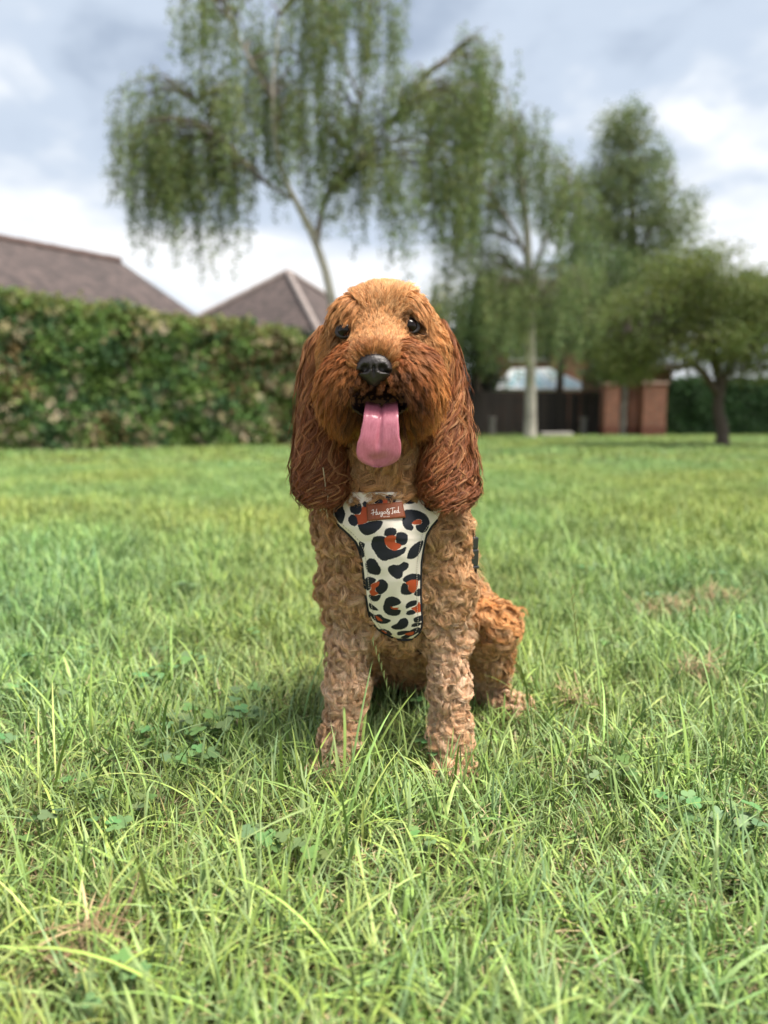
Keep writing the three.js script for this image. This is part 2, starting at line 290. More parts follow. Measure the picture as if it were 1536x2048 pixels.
{ // small broad tree on the lawn
  const D = groundD(894), b = A(1446, 894, D); b.y = 0; const R = rel(b);
  leafyTree('hawthorn_tree', b, [
    [[V(0, -0.08, 0), R(1444, 860, D), R(1436, 820, D), R(1440, 770, D), R(1420, 690, D), R(1400, 600, D)], [0.125, 0.1, 0.085, 0.08, 0.055, 0.02]],
    [[R(1438, 790, D), R(1400, 740, D - 0.3), R(1330, 690, D - 0.5), R(1260, 660, D - 0.5)], [0.06, 0.05, 0.035, 0.012]],
    [[R(1440, 770, D), R(1480, 700, D + 0.2), R(1530, 640, D + 0.2), R(1600, 610, D)], [0.06, 0.05, 0.035, 0.012]],
    [[R(1430, 730, D), R(1380, 640, D + 0.5), R(1340, 570, D + 0.5)], [0.05, 0.035, 0.012]],
  ], [
    [R(1400, 570, D), V(px(130, D), px(70, D), 1.1), 450], [R(1300, 650, D), V(px(105, D), px(75, D), 1.0), 420], [R(1490, 610, D), V(px(130, D), px(75, D), 1.1), 420], [R(1400, 680, D), V(px(150, D), px(60, D), 1.1), 370], [R(1560, 680, D), V(px(100, D), px(90, D), 1.0), 200], [R(1260, 720, D), V(px(65, D), px(45, D), 0.7), 160], [R(1345, 520, D), V(px(60, D), px(40, D), 0.6), 60], [R(1480, 735, D), V(px(60, D), px(35, D), 0.7), 50],
  ], 'small broad tree with leaning dark trunk and olive crown alone on the lawn', [0.145, 0.195, 0.05], 41, darkBark, 1, undefined, fineSprays);
  const D2 = groundD(872), b2 = A(1246, 872, D2); b2.y = 0; const R2 = rel(b2);
  leafyTree('young_tree', b2, [[[V(0, -0.08, 0), R2(1246, 830, D2), R2(1250, 790, D2), R2(1240, 720, D2), R2(1230, 640, D2)], [0.11, 0.09, 0.075, 0.05, 0.015]], [[R2(1248, 790, D2), R2(1275, 740, D2), R2(1290, 690, D2)], [0.05, 0.04, 0.015]]], [
    [R2(1235, 640, D2), V(px(85, D2), px(95, D2), 1.1), 260], [R2(1215, 730, D2), V(px(45, D2), px(45, D2), 0.7), 70], [R2(1285, 720, D2), V(px(50, D2), px(40, D2), 0.7), 70], [R2(1220, 550, D2), V(px(60, D2), px(60, D2), 0.8), 90],
  ], 'young tree with pale blotched trunk beside the brick piers', [0.095, 0.155, 0.05], 42, birchBark, 1, 'trees beyond the lawn');
}

// ---------------------------------------------------------------- hedges
function hedge(name, p0, p1, height, depth, label, palette, seed, extra) {
  const r = mulberry(seed), L = p0.distanceTo(p1), ang = Math.atan2(-(p1.z - p0.z), p1.x - p0.x), t = thing(name, p0.clone().setY(0), label, 'hedge');
  t.rotation.y = ang;
  const hgt = (x) => height(x / L) + 0.07 * n2(x * 1.3 + seed, 3) + 0.04 * n2(x * 4 + seed, 8);
  const bulge = (x, y) => 0.12 * n2(x * 0.9 + seed, y * 0.9) + 0.07 * n2(x * 2.6 + seed, y * 2.6 + 4);
  // solid leaf-green core, added behind the leaves to block light through the hedge
  const nx = Math.ceil(L / 0.2), ny = 12, pos = [], idx = [];
  for (let s = 0; s < 2; s++) for (let j = 0; j <= ny; j++) for (let i = 0; i <= nx; i++) { const x = i / nx * L, h = hgt(x) - 0.16, y = j / ny * h; pos.push(x, y, (s ? -depth : 0) + (s ? 1 : -1) * (0.17 - bulge(x, y)) - (j === ny ? (s ? -0.12 : 0.12) : 0)); }
  const st = (nx + 1) * (ny + 1), q = (a, b, c, d) => idx.push(a, b, c, a, c, d);
  for (let j = 0; j < ny; j++) for (let i = 0; i < nx; i++) { const a = j * (nx + 1) + i; q(a, a + 1, a + nx + 2, a + nx + 1); q(st + a + 1, st + a, st + a + nx + 1, st + a + nx + 2); }
  for (let i = 0; i < nx; i++) { const a = ny * (nx + 1) + i; q(a, a + 1, st + a + 1, st + a); }
  for (let j = 0; j < ny; j++) { const a = j * (nx + 1), e = a + nx; q(a, a + nx + 1, st + a + nx + 1, st + a); q(e, st + e, st + e + nx + 1, e + nx + 1); }
  const g = new THREE.BufferGeometry(); g.setAttribute('position', new THREE.Float32BufferAttribute(pos, 3)); g.setIndex(idx); g.computeVertexNormals();
  part('blocking_core', g, std(rgb(0.08, 0.14, 0.035), 1), t);
  const lists = hedgeSprays.map(() => []);
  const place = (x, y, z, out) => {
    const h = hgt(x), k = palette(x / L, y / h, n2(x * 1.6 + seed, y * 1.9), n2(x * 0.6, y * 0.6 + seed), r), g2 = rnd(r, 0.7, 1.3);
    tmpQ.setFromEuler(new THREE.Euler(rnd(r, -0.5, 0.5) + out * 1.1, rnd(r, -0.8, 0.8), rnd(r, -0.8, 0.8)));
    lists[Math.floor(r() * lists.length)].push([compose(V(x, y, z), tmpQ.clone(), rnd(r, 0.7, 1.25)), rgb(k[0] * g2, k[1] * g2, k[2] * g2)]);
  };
  const dens = 330;
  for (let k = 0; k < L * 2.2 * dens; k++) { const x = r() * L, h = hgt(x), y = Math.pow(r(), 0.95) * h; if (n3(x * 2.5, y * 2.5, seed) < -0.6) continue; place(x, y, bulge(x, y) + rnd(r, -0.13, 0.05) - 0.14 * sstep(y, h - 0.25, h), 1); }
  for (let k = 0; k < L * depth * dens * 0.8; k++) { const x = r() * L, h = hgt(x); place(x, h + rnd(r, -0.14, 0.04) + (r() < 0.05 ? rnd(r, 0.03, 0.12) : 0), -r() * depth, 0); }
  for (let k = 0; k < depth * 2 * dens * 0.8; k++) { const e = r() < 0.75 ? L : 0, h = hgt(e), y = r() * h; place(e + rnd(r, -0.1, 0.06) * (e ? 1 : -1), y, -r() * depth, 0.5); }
  lists.forEach((l, i) => instances('foliage', hedgeSprays[i], canopyMat, l, t));
  if (extra) extra(t, L, hgt, bulge, r);
  return t;
}
const hedgeSprays = [1, 2, 3, 4].map((k) => sprayGeo(0.125, 13, 0.072, 400 + k, 0.8, 0.68));
{
  const p0 = A(-330, 908, groundD(912)), p1 = A(600, 893, groundD(892)); p0.y = p1.y = 0;
  const petals = new Tris(400, 800), rr = mulberry(51);
  for (let k = 0; k < 22; k++) { const p = rv(rr).multiplyScalar(0.05); p.y *= 0.5; leafInto(petals, p, rv(rr), rv(rr).setY(1), 0.03, 0.028, [0.62, 0.56, 0.40]); }
  const blossom = petals.build();
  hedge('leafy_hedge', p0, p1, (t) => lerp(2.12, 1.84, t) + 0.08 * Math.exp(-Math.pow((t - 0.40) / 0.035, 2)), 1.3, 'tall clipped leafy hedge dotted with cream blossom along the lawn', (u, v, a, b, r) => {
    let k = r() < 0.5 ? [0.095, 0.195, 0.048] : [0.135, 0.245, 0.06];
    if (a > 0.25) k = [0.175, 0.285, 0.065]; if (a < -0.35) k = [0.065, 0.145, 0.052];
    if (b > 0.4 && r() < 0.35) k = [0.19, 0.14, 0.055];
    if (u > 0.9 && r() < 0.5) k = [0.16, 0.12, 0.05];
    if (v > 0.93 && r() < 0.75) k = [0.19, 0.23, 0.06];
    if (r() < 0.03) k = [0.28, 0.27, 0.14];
    return k;
  }, 3, (t, L, hgt, bulge, r) => {
    const list = [];
    for (let k = 0; k < 1100; k++) { const x = r() * L, h = hgt(x), y = Math.pow(r(), 1.35) * h, c = n2(x * 1.5 + 40, y * 1.7); if (c < 0.12 - 0.25 * (1 - y / h)) continue; tmpQ.setFromEuler(new THREE.Euler(1.2, r() * 6, 0)); list.push([compose(V(x, y, bulge(x, y) + rnd(r, 0.0, 0.09)), tmpQ, rnd(r, 0.5, 1.15)), rgb(1, rnd(r, 0.9, 1), rnd(r, 0.7, 1))]); }
    instances('blossom', blossom, canopyMat, list, t);
  });
  const q0 = A(540, 880, 17.5), q1 = A(720, 872, 18.5); q0.y = q1.y = 0;
  hedge('conifer_hedge', q0, q1, () => 2.42, 1.0, 'dark bluish green hedge beyond the end of the leafy hedge', (u, v, a, b, r) => (r() < 0.5 ? [0.032, 0.07, 0.038] : [0.05, 0.095, 0.045]), 7);
  const s0 = A(1322, 870, 20.6), s1 = A(1660, 868, 20.6); s0.y = s1.y = 0;
  hedge('garden_hedge', s0, s1, () => 1.45, 0.8, 'low dark green hedge next to the brick piers', (u, v, a, b, r) => (r() < 0.5 ? [0.032, 0.085, 0.025] : [0.045, 0.11, 0.03]), 13);
}

// ---------------------------------------------------------------- buildings and fence
const tileTex = dataTex(512, 512, (u, v) => {             // weathered clay tiles, seen from too far off to tell the tiles apart
  const row = (v * 24) % 1, col = (u * 20 + (Math.floor(v * 24) % 2) * 0.5) % 1, id = n2(Math.floor(u * 20 + (Math.floor(v * 24) % 2) * 0.5) * 3.7, Math.floor(v * 24) * 5.1), b = tile(u, v, 8), c = tile(u, v, 60, 5);
  const k = 0.27 + 0.05 * id + 0.07 * b + 0.06 * c - (row < 0.1 ? 0.04 : 0) - (col < 0.06 ? 0.02 : 0); return [k * 1.02, k * 0.86, k * 0.82];
});
const bumpTile = dataTex(256, 256, (u, v) => { const k = 1 - ((v * 12) % 1) + 0.1 * tile(u, v, 60); return [k, k, k]; }, false);
const roofMat = std(0xffffff, 0.85, { map: tileTex, bumpMap: bumpTile, bumpScale: 0.02, side: THREE.DoubleSide });
const brickTex = dataTex(512, 512, (u, v) => {            // brickwork at 20 m and more
  const r = Math.floor(v * 16), c = u * 6 + (r % 2) * 0.5, fx = c % 1, fy = (v * 16) % 1, id = n2(Math.floor(c % 6) * 7.3, r * 3.9), m = fx < 0.05 || fy < 0.13;
  const b = tile(u, v, 40); return m ? [0.48, 0.43, 0.37] : [0.50 + 0.07 * id + 0.05 * b, 0.32 + 0.05 * id + 0.03 * b, 0.25 + 0.04 * id];
}, true, [1 / 1.35, 1 / 1.2]);
const brick = std(0xffffff, 0.9, { map: brickTex });
function quad(...p) {                                      // a flat face with uv in metres
  const g = new THREE.BufferGeometry(), n = V(0, 0, 0).crossVectors(p[1].clone().sub(p[0]), p[p.length - 1].clone().sub(p[0])).normalize();
  let u = V(0, 1, 0).cross(n); if (u.length() < 0.1) u = V(1, 0, 0); u.normalize(); const w = n.clone().cross(u);
  g.setAttribute('position', new THREE.Float32BufferAttribute(p.flatMap((q) => [q.x, q.y, q.z]), 3)); g.setAttribute('uv', new THREE.Float32BufferAttribute(p.flatMap((q) => [q.dot(u) / 3, q.dot(w) / 3]), 2));
  g.setIndex(p.length === 3 ? [0, 1, 2] : [0, 1, 2, 0, 2, 3]); g.computeVertexNormals(); return g;
}
function boxUV(w, h, d, x = 0, y = 0, z = 0) { const g = new THREE.BoxGeometry(w, h, d), P = g.attributes.position, N = g.attributes.normal, U = g.attributes.uv; for (let i = 0; i < P.count; i++) U.setXY(i, Math.abs(N.getX(i)) > 0.5 ? P.getZ(i) : P.getX(i), Math.abs(N.getY(i)) > 0.5 ? P.getZ(i) : P.getY(i)); return g.translate(x, y, z); }
function ridgeTiles(parent, a, b, mat, step = 0.42) { const n = Math.round(a.distanceTo(b) / step), d = b.clone().sub(a), q = new THREE.Quaternion().setFromUnitVectors(V(0, 0, 1), d.clone().normalize()); for (let i = 0; i < n; i++) { const m = part('ridge_tile', ridgeGeo, mat, parent); m.position.copy(a).addScaledVector(d, (i + 0.5) / n); m.position.y += 0.02 + (i % 2) * 0.006; m.quaternion.copy(q); } }
const ridgeGeo = new THREE.CylinderGeometry(0.1, 0.11, 0.44, 10, 1, false).rotateX(Math.PI / 2);
{ // long gabled roof
  const R2 = A(240, 522, 22.75), Rm = A(0, 480, 20), u = R2.clone().sub(Rm).setY(0).normalize(), R1 = R2.clone().addScaledVector(u, -11); R1.y = R2.y = 5.05;
  const v = V(-u.z, 0, u.x); if (v.z < 0) v.negate(); const E = A(388, 627, 20.7).sub(R2).multiplyScalar(1.45).add(R2), w = Math.abs(E.clone().sub(R2).dot(v)), dy = E.y - 5.05, ov = E.clone().sub(R2).dot(u);
  const b = R2.clone().setY(0), t = thing('brown_roof_house', b, 'long brown tiled house roof behind the tall leafy hedge', 'house');
  const c = (p) => p.clone().sub(b), R2v = R2.clone().addScaledVector(u, 0);
  const e1 = R1.clone().addScaledVector(v, w).setY(E.y), e2 = R2.clone().addScaledVector(v, w).addScaledVector(u, ov).setY(E.y), f1 = R1.clone().addScaledVector(v, -w).setY(E.y), f2 = R2.clone().addScaledVector(v, -w).addScaledVector(u, ov).setY(E.y);
  part('roof', mergeGeometries([quad(c(e1), c(e2), c(R2), c(R1)), quad(c(f2), c(f1), c(R1), c(R2))]), roofMat, t);
  const wu = (p, k, s) => c(p).addScaledVector(u, k).addScaledVector(v, s), y0 = (p) => p.clone().setY(-0.1);
  const W = [wu(e1, 0.3, -0.4), wu(e2, -0.35, -0.4), wu(f2, -0.35, 0.4), wu(f1, 0.3, 0.4)]; W.forEach((p) => { p.y = E.y + 0.1; });
  part('wall', mergeGeometries([0, 1, 2, 3].map((i) => quad(y0(W[i]), y0(W[(i + 1) % 4]), W[(i + 1) % 4], W[i]))), std(0xffffff, 0.9, { map: brickTex, side: THREE.DoubleSide }), t);
  const ga = W[1].clone().lerp(W[2], 0.5); ga.y = 4.95; const gb = W[0].clone().lerp(W[3], 0.5); gb.y = 4.95;
  for (const q of [quad(W[1], W[2], ga), quad(W[3], W[0], gb)]) part('gable', q, std(0xffffff, 0.9, { map: brickTex, side: THREE.DoubleSide }), t);
  const gut = taperTube([c(e1), c(e1).lerp(c(e2), 0.5), c(e2)], [0.06, 0.06, 0.06], 8, 6); part('gutter', gut, std(0xd8d8d4, 0.5), t);
  ridgeTiles(t, c(R1), c(R2v), std(rgb(0.13, 0.085, 0.075), 0.9));
}
{ // hipped pyramid roof
  const Dp = 25, ap = A(575, 545, Dp), al = THREE.MathUtils.degToRad(18), d = 4.5, b = ap.clone().setY(0), t = thing('hipped_roof_house', b, 'pyramid roof house with pale hip line beside the weeping birch trunk', 'house');
  const k = [0, 1, 2, 3].map((i) => V(Math.sin(al + i * Math.PI / 2) * d, 2.7, Math.cos(al + i * Math.PI / 2) * d)), top = V(0, ap.y, 0);
  part('roof', mergeGeometries([0, 1, 2, 3].map((i) => quad(k[i], k[(i + 1) % 4], top))), roofMat, t);
  const w = k.map((p) => V(p.x * 0.9, 2.75, p.z * 0.9));
  part('wall', mergeGeometries([0, 1, 2, 3].map((i) => quad(w[i].clone().setY(-0.1), w[(i + 1) % 4].clone().setY(-0.1), w[(i + 1) % 4], w[i]))), brick, t);
  for (let i = 0; i < 4; i++) ridgeTiles(t, k[i], top, std(rgb(0.25, 0.21, 0.195), 0.9));
}
{ // brick house and glazed pavilion behind the fence
  const D = 29, b = A(1090, 842, D); b.y = 0; const t = thing('brick_house', b, 'red brick house glimpsed through the trees above the dark fence', 'house'), R = rel(b);
  const l = R(985, 800, D).x, r = R(1215, 800, D).x, h = R(1090, 640, D).y;
  part('wall', boxUV(r - l, h + 0.1, 6, (l + r) / 2, h / 2 - 0.05, -3), brick, t);
  const ov = 0.4, ry = h + 2.1; part('roof', mergeGeometries([quad(V(l - ov, h - 0.1, ov), V(r + ov, h - 0.1, ov), V(r + ov, ry, -3), V(l - ov, ry, -3)), quad(V(r + ov, h - 0.1, -6 - ov), V(l - ov, h - 0.1, -6 - ov), V(l - ov, ry, -3), V(r + ov, ry, -3))]), roofMat, t);
  const wp = std(0xdedfdc, 0.5), gl = std(rgb(0.05, 0.06, 0.07), 0.06);
  for (const [x, y, w, hh] of [[1035, 700, 26, 40], [1085, 700, 26, 40], [1195, 735, 20, 30]]) { const c = R(x, y, D), ww = px(w, D), h2 = px(hh, D); const f = part('window', mergeGeometries([boxUV(ww + 0.1, 0.07, 0.09, 0, h2 / 2, 0), boxUV(ww + 0.1, 0.07, 0.09, 0, -h2 / 2, 0), boxUV(0.07, h2 - 0.08, 0.08, -ww / 2, 0, 0), boxUV(0.07, h2 - 0.08, 0.08, ww / 2, 0, 0), boxUV(0.06, h2 - 0.08, 0.07, 0, 0, 0)]), wp, t); f.position.set(c.x, c.y, 0.04); part('pane', boxUV(ww, h2, 0.02), gl, f).position.z = -0.01; }
}
{
  const D = 24.5, b = A(1085, 855, D); b.y = 0; const t = thing('glazed_pavilion', b, 'white framed glass roofed pavilion rising above the dark fence', 'pavilion'), R = rel(b);
  const fl = R(985, 778, D), fr = R(1186, 778, D), bl = R(1038, 734, D), br = R(1122, 734, D); bl.z -= 1.4; br.z -= 1.4;
  const white = std(0xe4e6e4, 0.5), glass = new THREE.MeshPhysicalMaterial({ color: 0xcfe6e4, roughness: 0.08, transmission: 0.55, thickness: 0, side: THREE.DoubleSide });
  const n = 9, lp = (a, c, k) => a.clone().lerp(c, k);
  for (let i = 0; i < n; i++) { const g = 0.012; part('roof_pane', quad(lp(fl, fr, i / n + g), lp(fl, fr, (i + 1) / n - g), lp(bl, br, (i + 1) / n - g), lp(bl, br, i / n + g)), i % 3 === 2 ? std(rgb(0.45, 0.58, 0.64), 0.25, { side: THREE.DoubleSide }) : i % 3 ? std(rgb(0.38, 0.58, 0.62), 0.2, { side: THREE.DoubleSide }) : std(rgb(0.72, 0.76, 0.76), 0.25, { side: THREE.DoubleSide }), t); }
  for (let i = 0; i <= n; i++) part('glazing_bar', taperTube([lp(fl, fr, i / n), lp(lp(fl, fr, i / n), lp(bl, br, i / n), 0.5), lp(bl, br, i / n)], [0.035, 0.035, 0.035], 4, 5), white, t);
  part('eave_beam', taperTube([fl, lp(fl, fr, 0.5), fr], [0.07, 0.07, 0.07], 4, 6), white, t); part('ridge_beam', taperTube([bl, lp(bl, br, 0.5), br], [0.06, 0.06, 0.06], 4, 6), white, t);
  for (const k of [0.02, 0.35, 0.66, 0.98]) { const p = lp(fl, fr, k); part('post', boxUV(0.09, p.y + 0.05, 0.09, p.x, p.y / 2 - 0.05, p.z - 0.03), white, t); const q = lp(bl, br, k); part('post', boxUV(0.09, q.y + 0.05, 0.09, q.x, q.y / 2 - 0.05, q.z), white, t); }
}
function boardFence(x0, x1, yTop, D, label, seed, col) {
  const r = mulberry(seed), a = A(x0, 870, D), b = A(x1, 870, D), h = A(1075, yTop, D).y, t = thing('board_fence', V(a.x, 0, -D), label, 'fence'), L = b.x - a.x, n = Math.round(L / 0.15);
  const geos = [0, 1, 2].map((k) => { const g = boxUV(0.142, h - 0.03 + k * 0.008, 0.022); g.translate(0, h / 2 + 0.02, 0); return g; }), mats = [0, 1, 2, 3].map((k) => std(rgb(col[0] * (0.75 + k * 0.18), col[1] * (0.75 + k * 0.17), col[2] * (0.75 + k * 0.16)), 0.85));
  for (let i = 0; i < n; i++) { const m = part('board', geos[i % 3], mats[Math.floor(r() * 4)], t); m.position.set((i + 0.5) * L / n, rnd(r, -0.008, 0.008), (i % 2) * 0.02 + rnd(r, -0.003, 0.003)); m.rotation.z = rnd(r, -0.006, 0.006); }
  for (const y of [0.3, h - 0.25]) part('rail', boxUV(L, 0.08, 0.05, L / 2, y, -0.05), mats[1], t);
  const np = Math.round(L / 2.2); for (let i = 0; i <= np; i++) part('post', boxUV(0.1, h + 0.05, 0.1, i * L / np, h / 2, -0.085), mats[0], t);
  return t;
}
boardFence(560, 1212, 784, 20.8, 'dark brown board fence running behind the white trunked birch', 61, [0.030, 0.024, 0.021]);
boardFence(1400, 1760, 800, 21.9, 'dark board fence behind the small broad tree', 62, [0.030, 0.026, 0.022]);
for (const [x, y0, lab] of [[984, 838, 'short grey concrete stub in front of the dark fence, beside the dense tree'], [1166, 838, 'short grey concrete stub in front of the dark fence, nearer the brick piers']]) {
  const D = 20.3, p = A(x, 872, D); p.y = 0; const h = A(x, y0, D).y, t = thing('concrete_post', p, lab, 'post', 'concrete stubs by the fence');
  part('shaft', new RoundedBoxGeometry(0.15, h, 0.15, 2, 0.02).translate(0, h / 2, 0), std(rgb(0.16, 0.15, 0.135), 0.95), t); part('cap', new RoundedBoxGeometry(0.18, 0.05, 0.18, 2, 0.015).translate(0, h + 0.02, 0), std(rgb(0.2, 0.19, 0.17), 0.95), t);
}
{ const D = 19.6, p = A(1112, 872, D); p.y = 0; const t = thing('stone_slab', p, 'pale stone slab lying on the lawn edge by the fence', 'slab'); for (const [x, w] of [[-0.2, 0.4], [0.21, 0.38]]) part('stone', new RoundedBoxGeometry(w, 0.11, 0.4, 2, 0.02).translate(x, 0.055, 0), std(rgb(0.5, 0.47, 0.43), 0.9), t); }
for (const [x0, x1, yt, D, lab] of [[1208, 1237, 770, 19.4, 'narrow brick pier beside the pale trunk of the young tree'], [1254, 1280, 766, 20.2, 'recessed brick pier between the young tree and the wide pier'], [1284, 1330, 768, 19.4, 'wide brick pier with darker foot next to the low dark hedge']]) {
  const a = A(x0, 870, D), b = A(x1, 870, D), h = A(x0, yt, D).y, w = b.x - a.x, t = thing('brick_pier', V((a.x + b.x) / 2, 0, -D), lab, 'pier', 'brick piers');
  part('shaft', boxUV(w, h - 0.28, 0.45, 0, 0.28 + (h - 0.28) / 2, -0.22), brick, t); part('foot', boxUV(w + 0.03, 0.33, 0.48, 0, 0.115, -0.22), std(rgb(0.62, 0.5, 0.48), 0.9, { map: brickTex }), t); part('coping', boxUV(w + 0.07, 0.07, 0.52, 0, h + 0.035, -0.22), std(rgb(0.36, 0.24, 0.19), 0.9), t);
}
{ const D = 20.6, a = A(1205, 870, D), b = A(1345, 870, D), h = A(1205, 740, D).y, t = thing('brick_outhouse', V((a.x + b.x) / 2, 0, -D), 'brick outhouse wall in shade behind the brick piers', 'outhouse'), w = b.x - a.x; part('wall', boxUV(w, h, 2.2, 0, h / 2, -1.3), brick, t); part('roof', boxUV(w + 0.3, 0.14, 3.0, 0, h + 0.07, -0.9), std(rgb(0.12, 0.09, 0.08), 0.9), t); part('door', boxUV(0.75, h * 0.86, 0.05, 0.2, h * 0.43, -0.18), std(rgb(0.03, 0.025, 0.025), 0.6), t); }
// ---------------------------------------------------------------- the dog
const DB = V(0.02, 0, -0.9), L = (x, y, D) => A(x, y, D).sub(DB);          // the dog's own axes: its base lies between the paws
const worldPix = (p) => pix(p.clone().add(DB));
const prims = [];                                                        // round cones [a, b, ra, rb, blend, tag] and ellipsoids
const cone = (tag, k, a, ra, b, rb) => prims.push({ tag, k, a, b, ra, rb, ba: b.clone().sub(a), il: 1 / b.clone().sub(a).lengthSq() });
const ell = (tag, k, c, r) => prims.push({ tag, k, c, r, e: true });
ell('head', 0.02, L(768, 654, 0.875), V(0.051, 0.0455, 0.056));
cone('brow', 0.02, L(700, 632, 0.842), 0.0155, L(726, 634, 0.836), 0.012); cone('brow', 0.02, L(813, 625, 0.842), 0.0155, L(790, 628, 0.836), 0.012);
cone('bridge', 0.016, L(758, 668, 0.845), 0.027, L(749, 716, 0.772), 0.017);
ell('muzzle', 0.02, L(718, 764, 0.803), V(0.0325, 0.035, 0.037)); ell('muzzle', 0.02, L(803, 759, 0.803), V(0.0335, 0.036, 0.037));
cone('muzzle', 0.02, L(698, 790, 0.822), 0.0245, L(694, 816, 0.838), 0.018); cone('muzzle', 0.02, L(826, 785, 0.822), 0.0255, L(830, 810, 0.838), 0.018);
cone('chin', 0.012, L(760, 835, 0.815), 0.016, L(764, 830, 0.86), 0.028);
cone('cheek', 0.02, L(696, 705, 0.865), 0.030, L(694, 785, 0.872), 0.028); cone('cheek', 0.02, L(836, 698, 0.865), 0.031, L(834, 782, 0.872), 0.028);
cone('neck', 0.03, L(766, 740, 0.915), 0.055, L(768, 990, 0.924), 0.065);
cone('chest', 0.03, L(770, 1060, 0.925), 0.073, L(790, 1210, 0.935), 0.055);
cone('torso', 0.04, L(797, 1020, 0.985), 0.078, L(836, 1200, 1.10), 0.096);
cone('rump', 0.04, L(828, 1220, 1.12), 0.09, L(846, 1300, 1.18), 0.085);
// forelegs
for (const [pts, toes] of [
  [[[702, 1060, 0.915, 0.029], [702, 1170, 0.915, 0.0275], [699, 1262, 0.91, 0.0215], [695, 1360, 0.90, 0.0185], [681, 1465, 0.89, 0.0165], [668, 1530, 0.875, 0.019]], [[632, 1548, 0.862], [655, 1556, 0.852], [684, 1553, 0.855]]],
  [[[880, 1060, 0.915, 0.030], [884, 1170, 0.915, 0.028], [896, 1258, 0.91, 0.0215], [897, 1355, 0.90, 0.0185], [902, 1465, 0.89, 0.0175], [903, 1528, 0.875, 0.019]], [[878, 1553, 0.856], [903, 1558, 0.85], [928, 1550, 0.857]]]]) {
  for (let i = 0; i < pts.length - 1; i++) cone(i < 2 ? 'shoulder' : 'leg', i < 2 ? 0.03 : 0.012, L(...pts[i].slice(0, 3)), pts[i][3], L(...pts[i + 1].slice(0, 3)), pts[i + 1][3]);
  for (const q of toes) cone('paw', 0.008, L(...pts[5].slice(0, 3)), 0.014, L(...q), 0.0115);
}
// hind legs
for (const [hip, knee, hock, toe] of [[[915, 1262, 1.12], [986, 1245, 1.03], [981, 1378, 1.085], [1036, 1418, 1.04]], [[770, 1275, 1.13], [712, 1275, 1.05], [705, 1390, 1.085], [690, 1420, 1.04]]]) {
  cone('thigh', 0.025, L(...hip), 0.058, L(...knee), 0.0245); { const kn = L(...knee), hk = L(...hock), md = kn.clone().lerp(hk, 0.5); cone('thigh', 0.02, kn, 0.025, md, 0.023); cone('shank', 0.012, md, 0.0225, hk, 0.0165); } cone('shank', 0.01, L(...hock), 0.018, L(...toe), 0.014);
}
cone('tail', 0.02, L(860, 1310, 1.25), 0.025, L(905, 1330, 1.33), 0.016);
const mouthP = L(759, 805, 0.778), mouthR = V(0.0305, 0.0175, 0.033), mouthD = (x, y, z) => { const a = (x - mouthP.x) / mouthR.x, b = (y - mouthP.y) / mouthR.y, c = (z - mouthP.z) / mouthR.z; return (Math.sqrt(a * a + b * b + c * c) - 1) * 0.014; };
const dot3 = (ax, ay, az, b) => ax * b.x + ay * b.y + az * b.z;
function primD(q, x, y, z) {
  if (q.e) { const px_ = (x - q.c.x), py = (y - q.c.y), pz = (z - q.c.z), k0 = Math.sqrt((px_ / q.r.x) ** 2 + (py / q.r.y) ** 2 + (pz / q.r.z) ** 2), k1 = Math.sqrt((px_ / q.r.x ** 2) ** 2 + (py / q.r.y ** 2) ** 2 + (pz / q.r.z ** 2) ** 2); return k1 < 1e-9 ? -Math.min(q.r.x, q.r.y, q.r.z) : k0 * (k0 - 1) / k1; }
  const ax = x - q.a.x, ay = y - q.a.y, az = z - q.a.z, h = clamp(dot3(ax, ay, az, q.ba) * q.il, 0, 1); return Math.hypot(ax - q.ba.x * h, ay - q.ba.y * h, az - q.ba.z * h) - lerp(q.ra, q.rb, h);
}
function bodyD(x, y, z) { let d = 1e9; for (const q of prims) { const e = primD(q, x, y, z), k = q.k, h = Math.max(k - Math.abs(d - e), 0) / k; d = Math.min(d, e) - h * h * k * 0.25; } const m = mouthD(x, y, z), hm = Math.max(0.006 - Math.abs(-m - d), 0) / 0.006; return Math.max(d, -m) + hm * hm * 0.0015; }
function tagAt(p) { let d = 1e9, t = ''; for (const q of prims) { const e = primD(q, p.x, p.y, p.z); if (e < d) { d = e; t = q.tag; } } return t; }
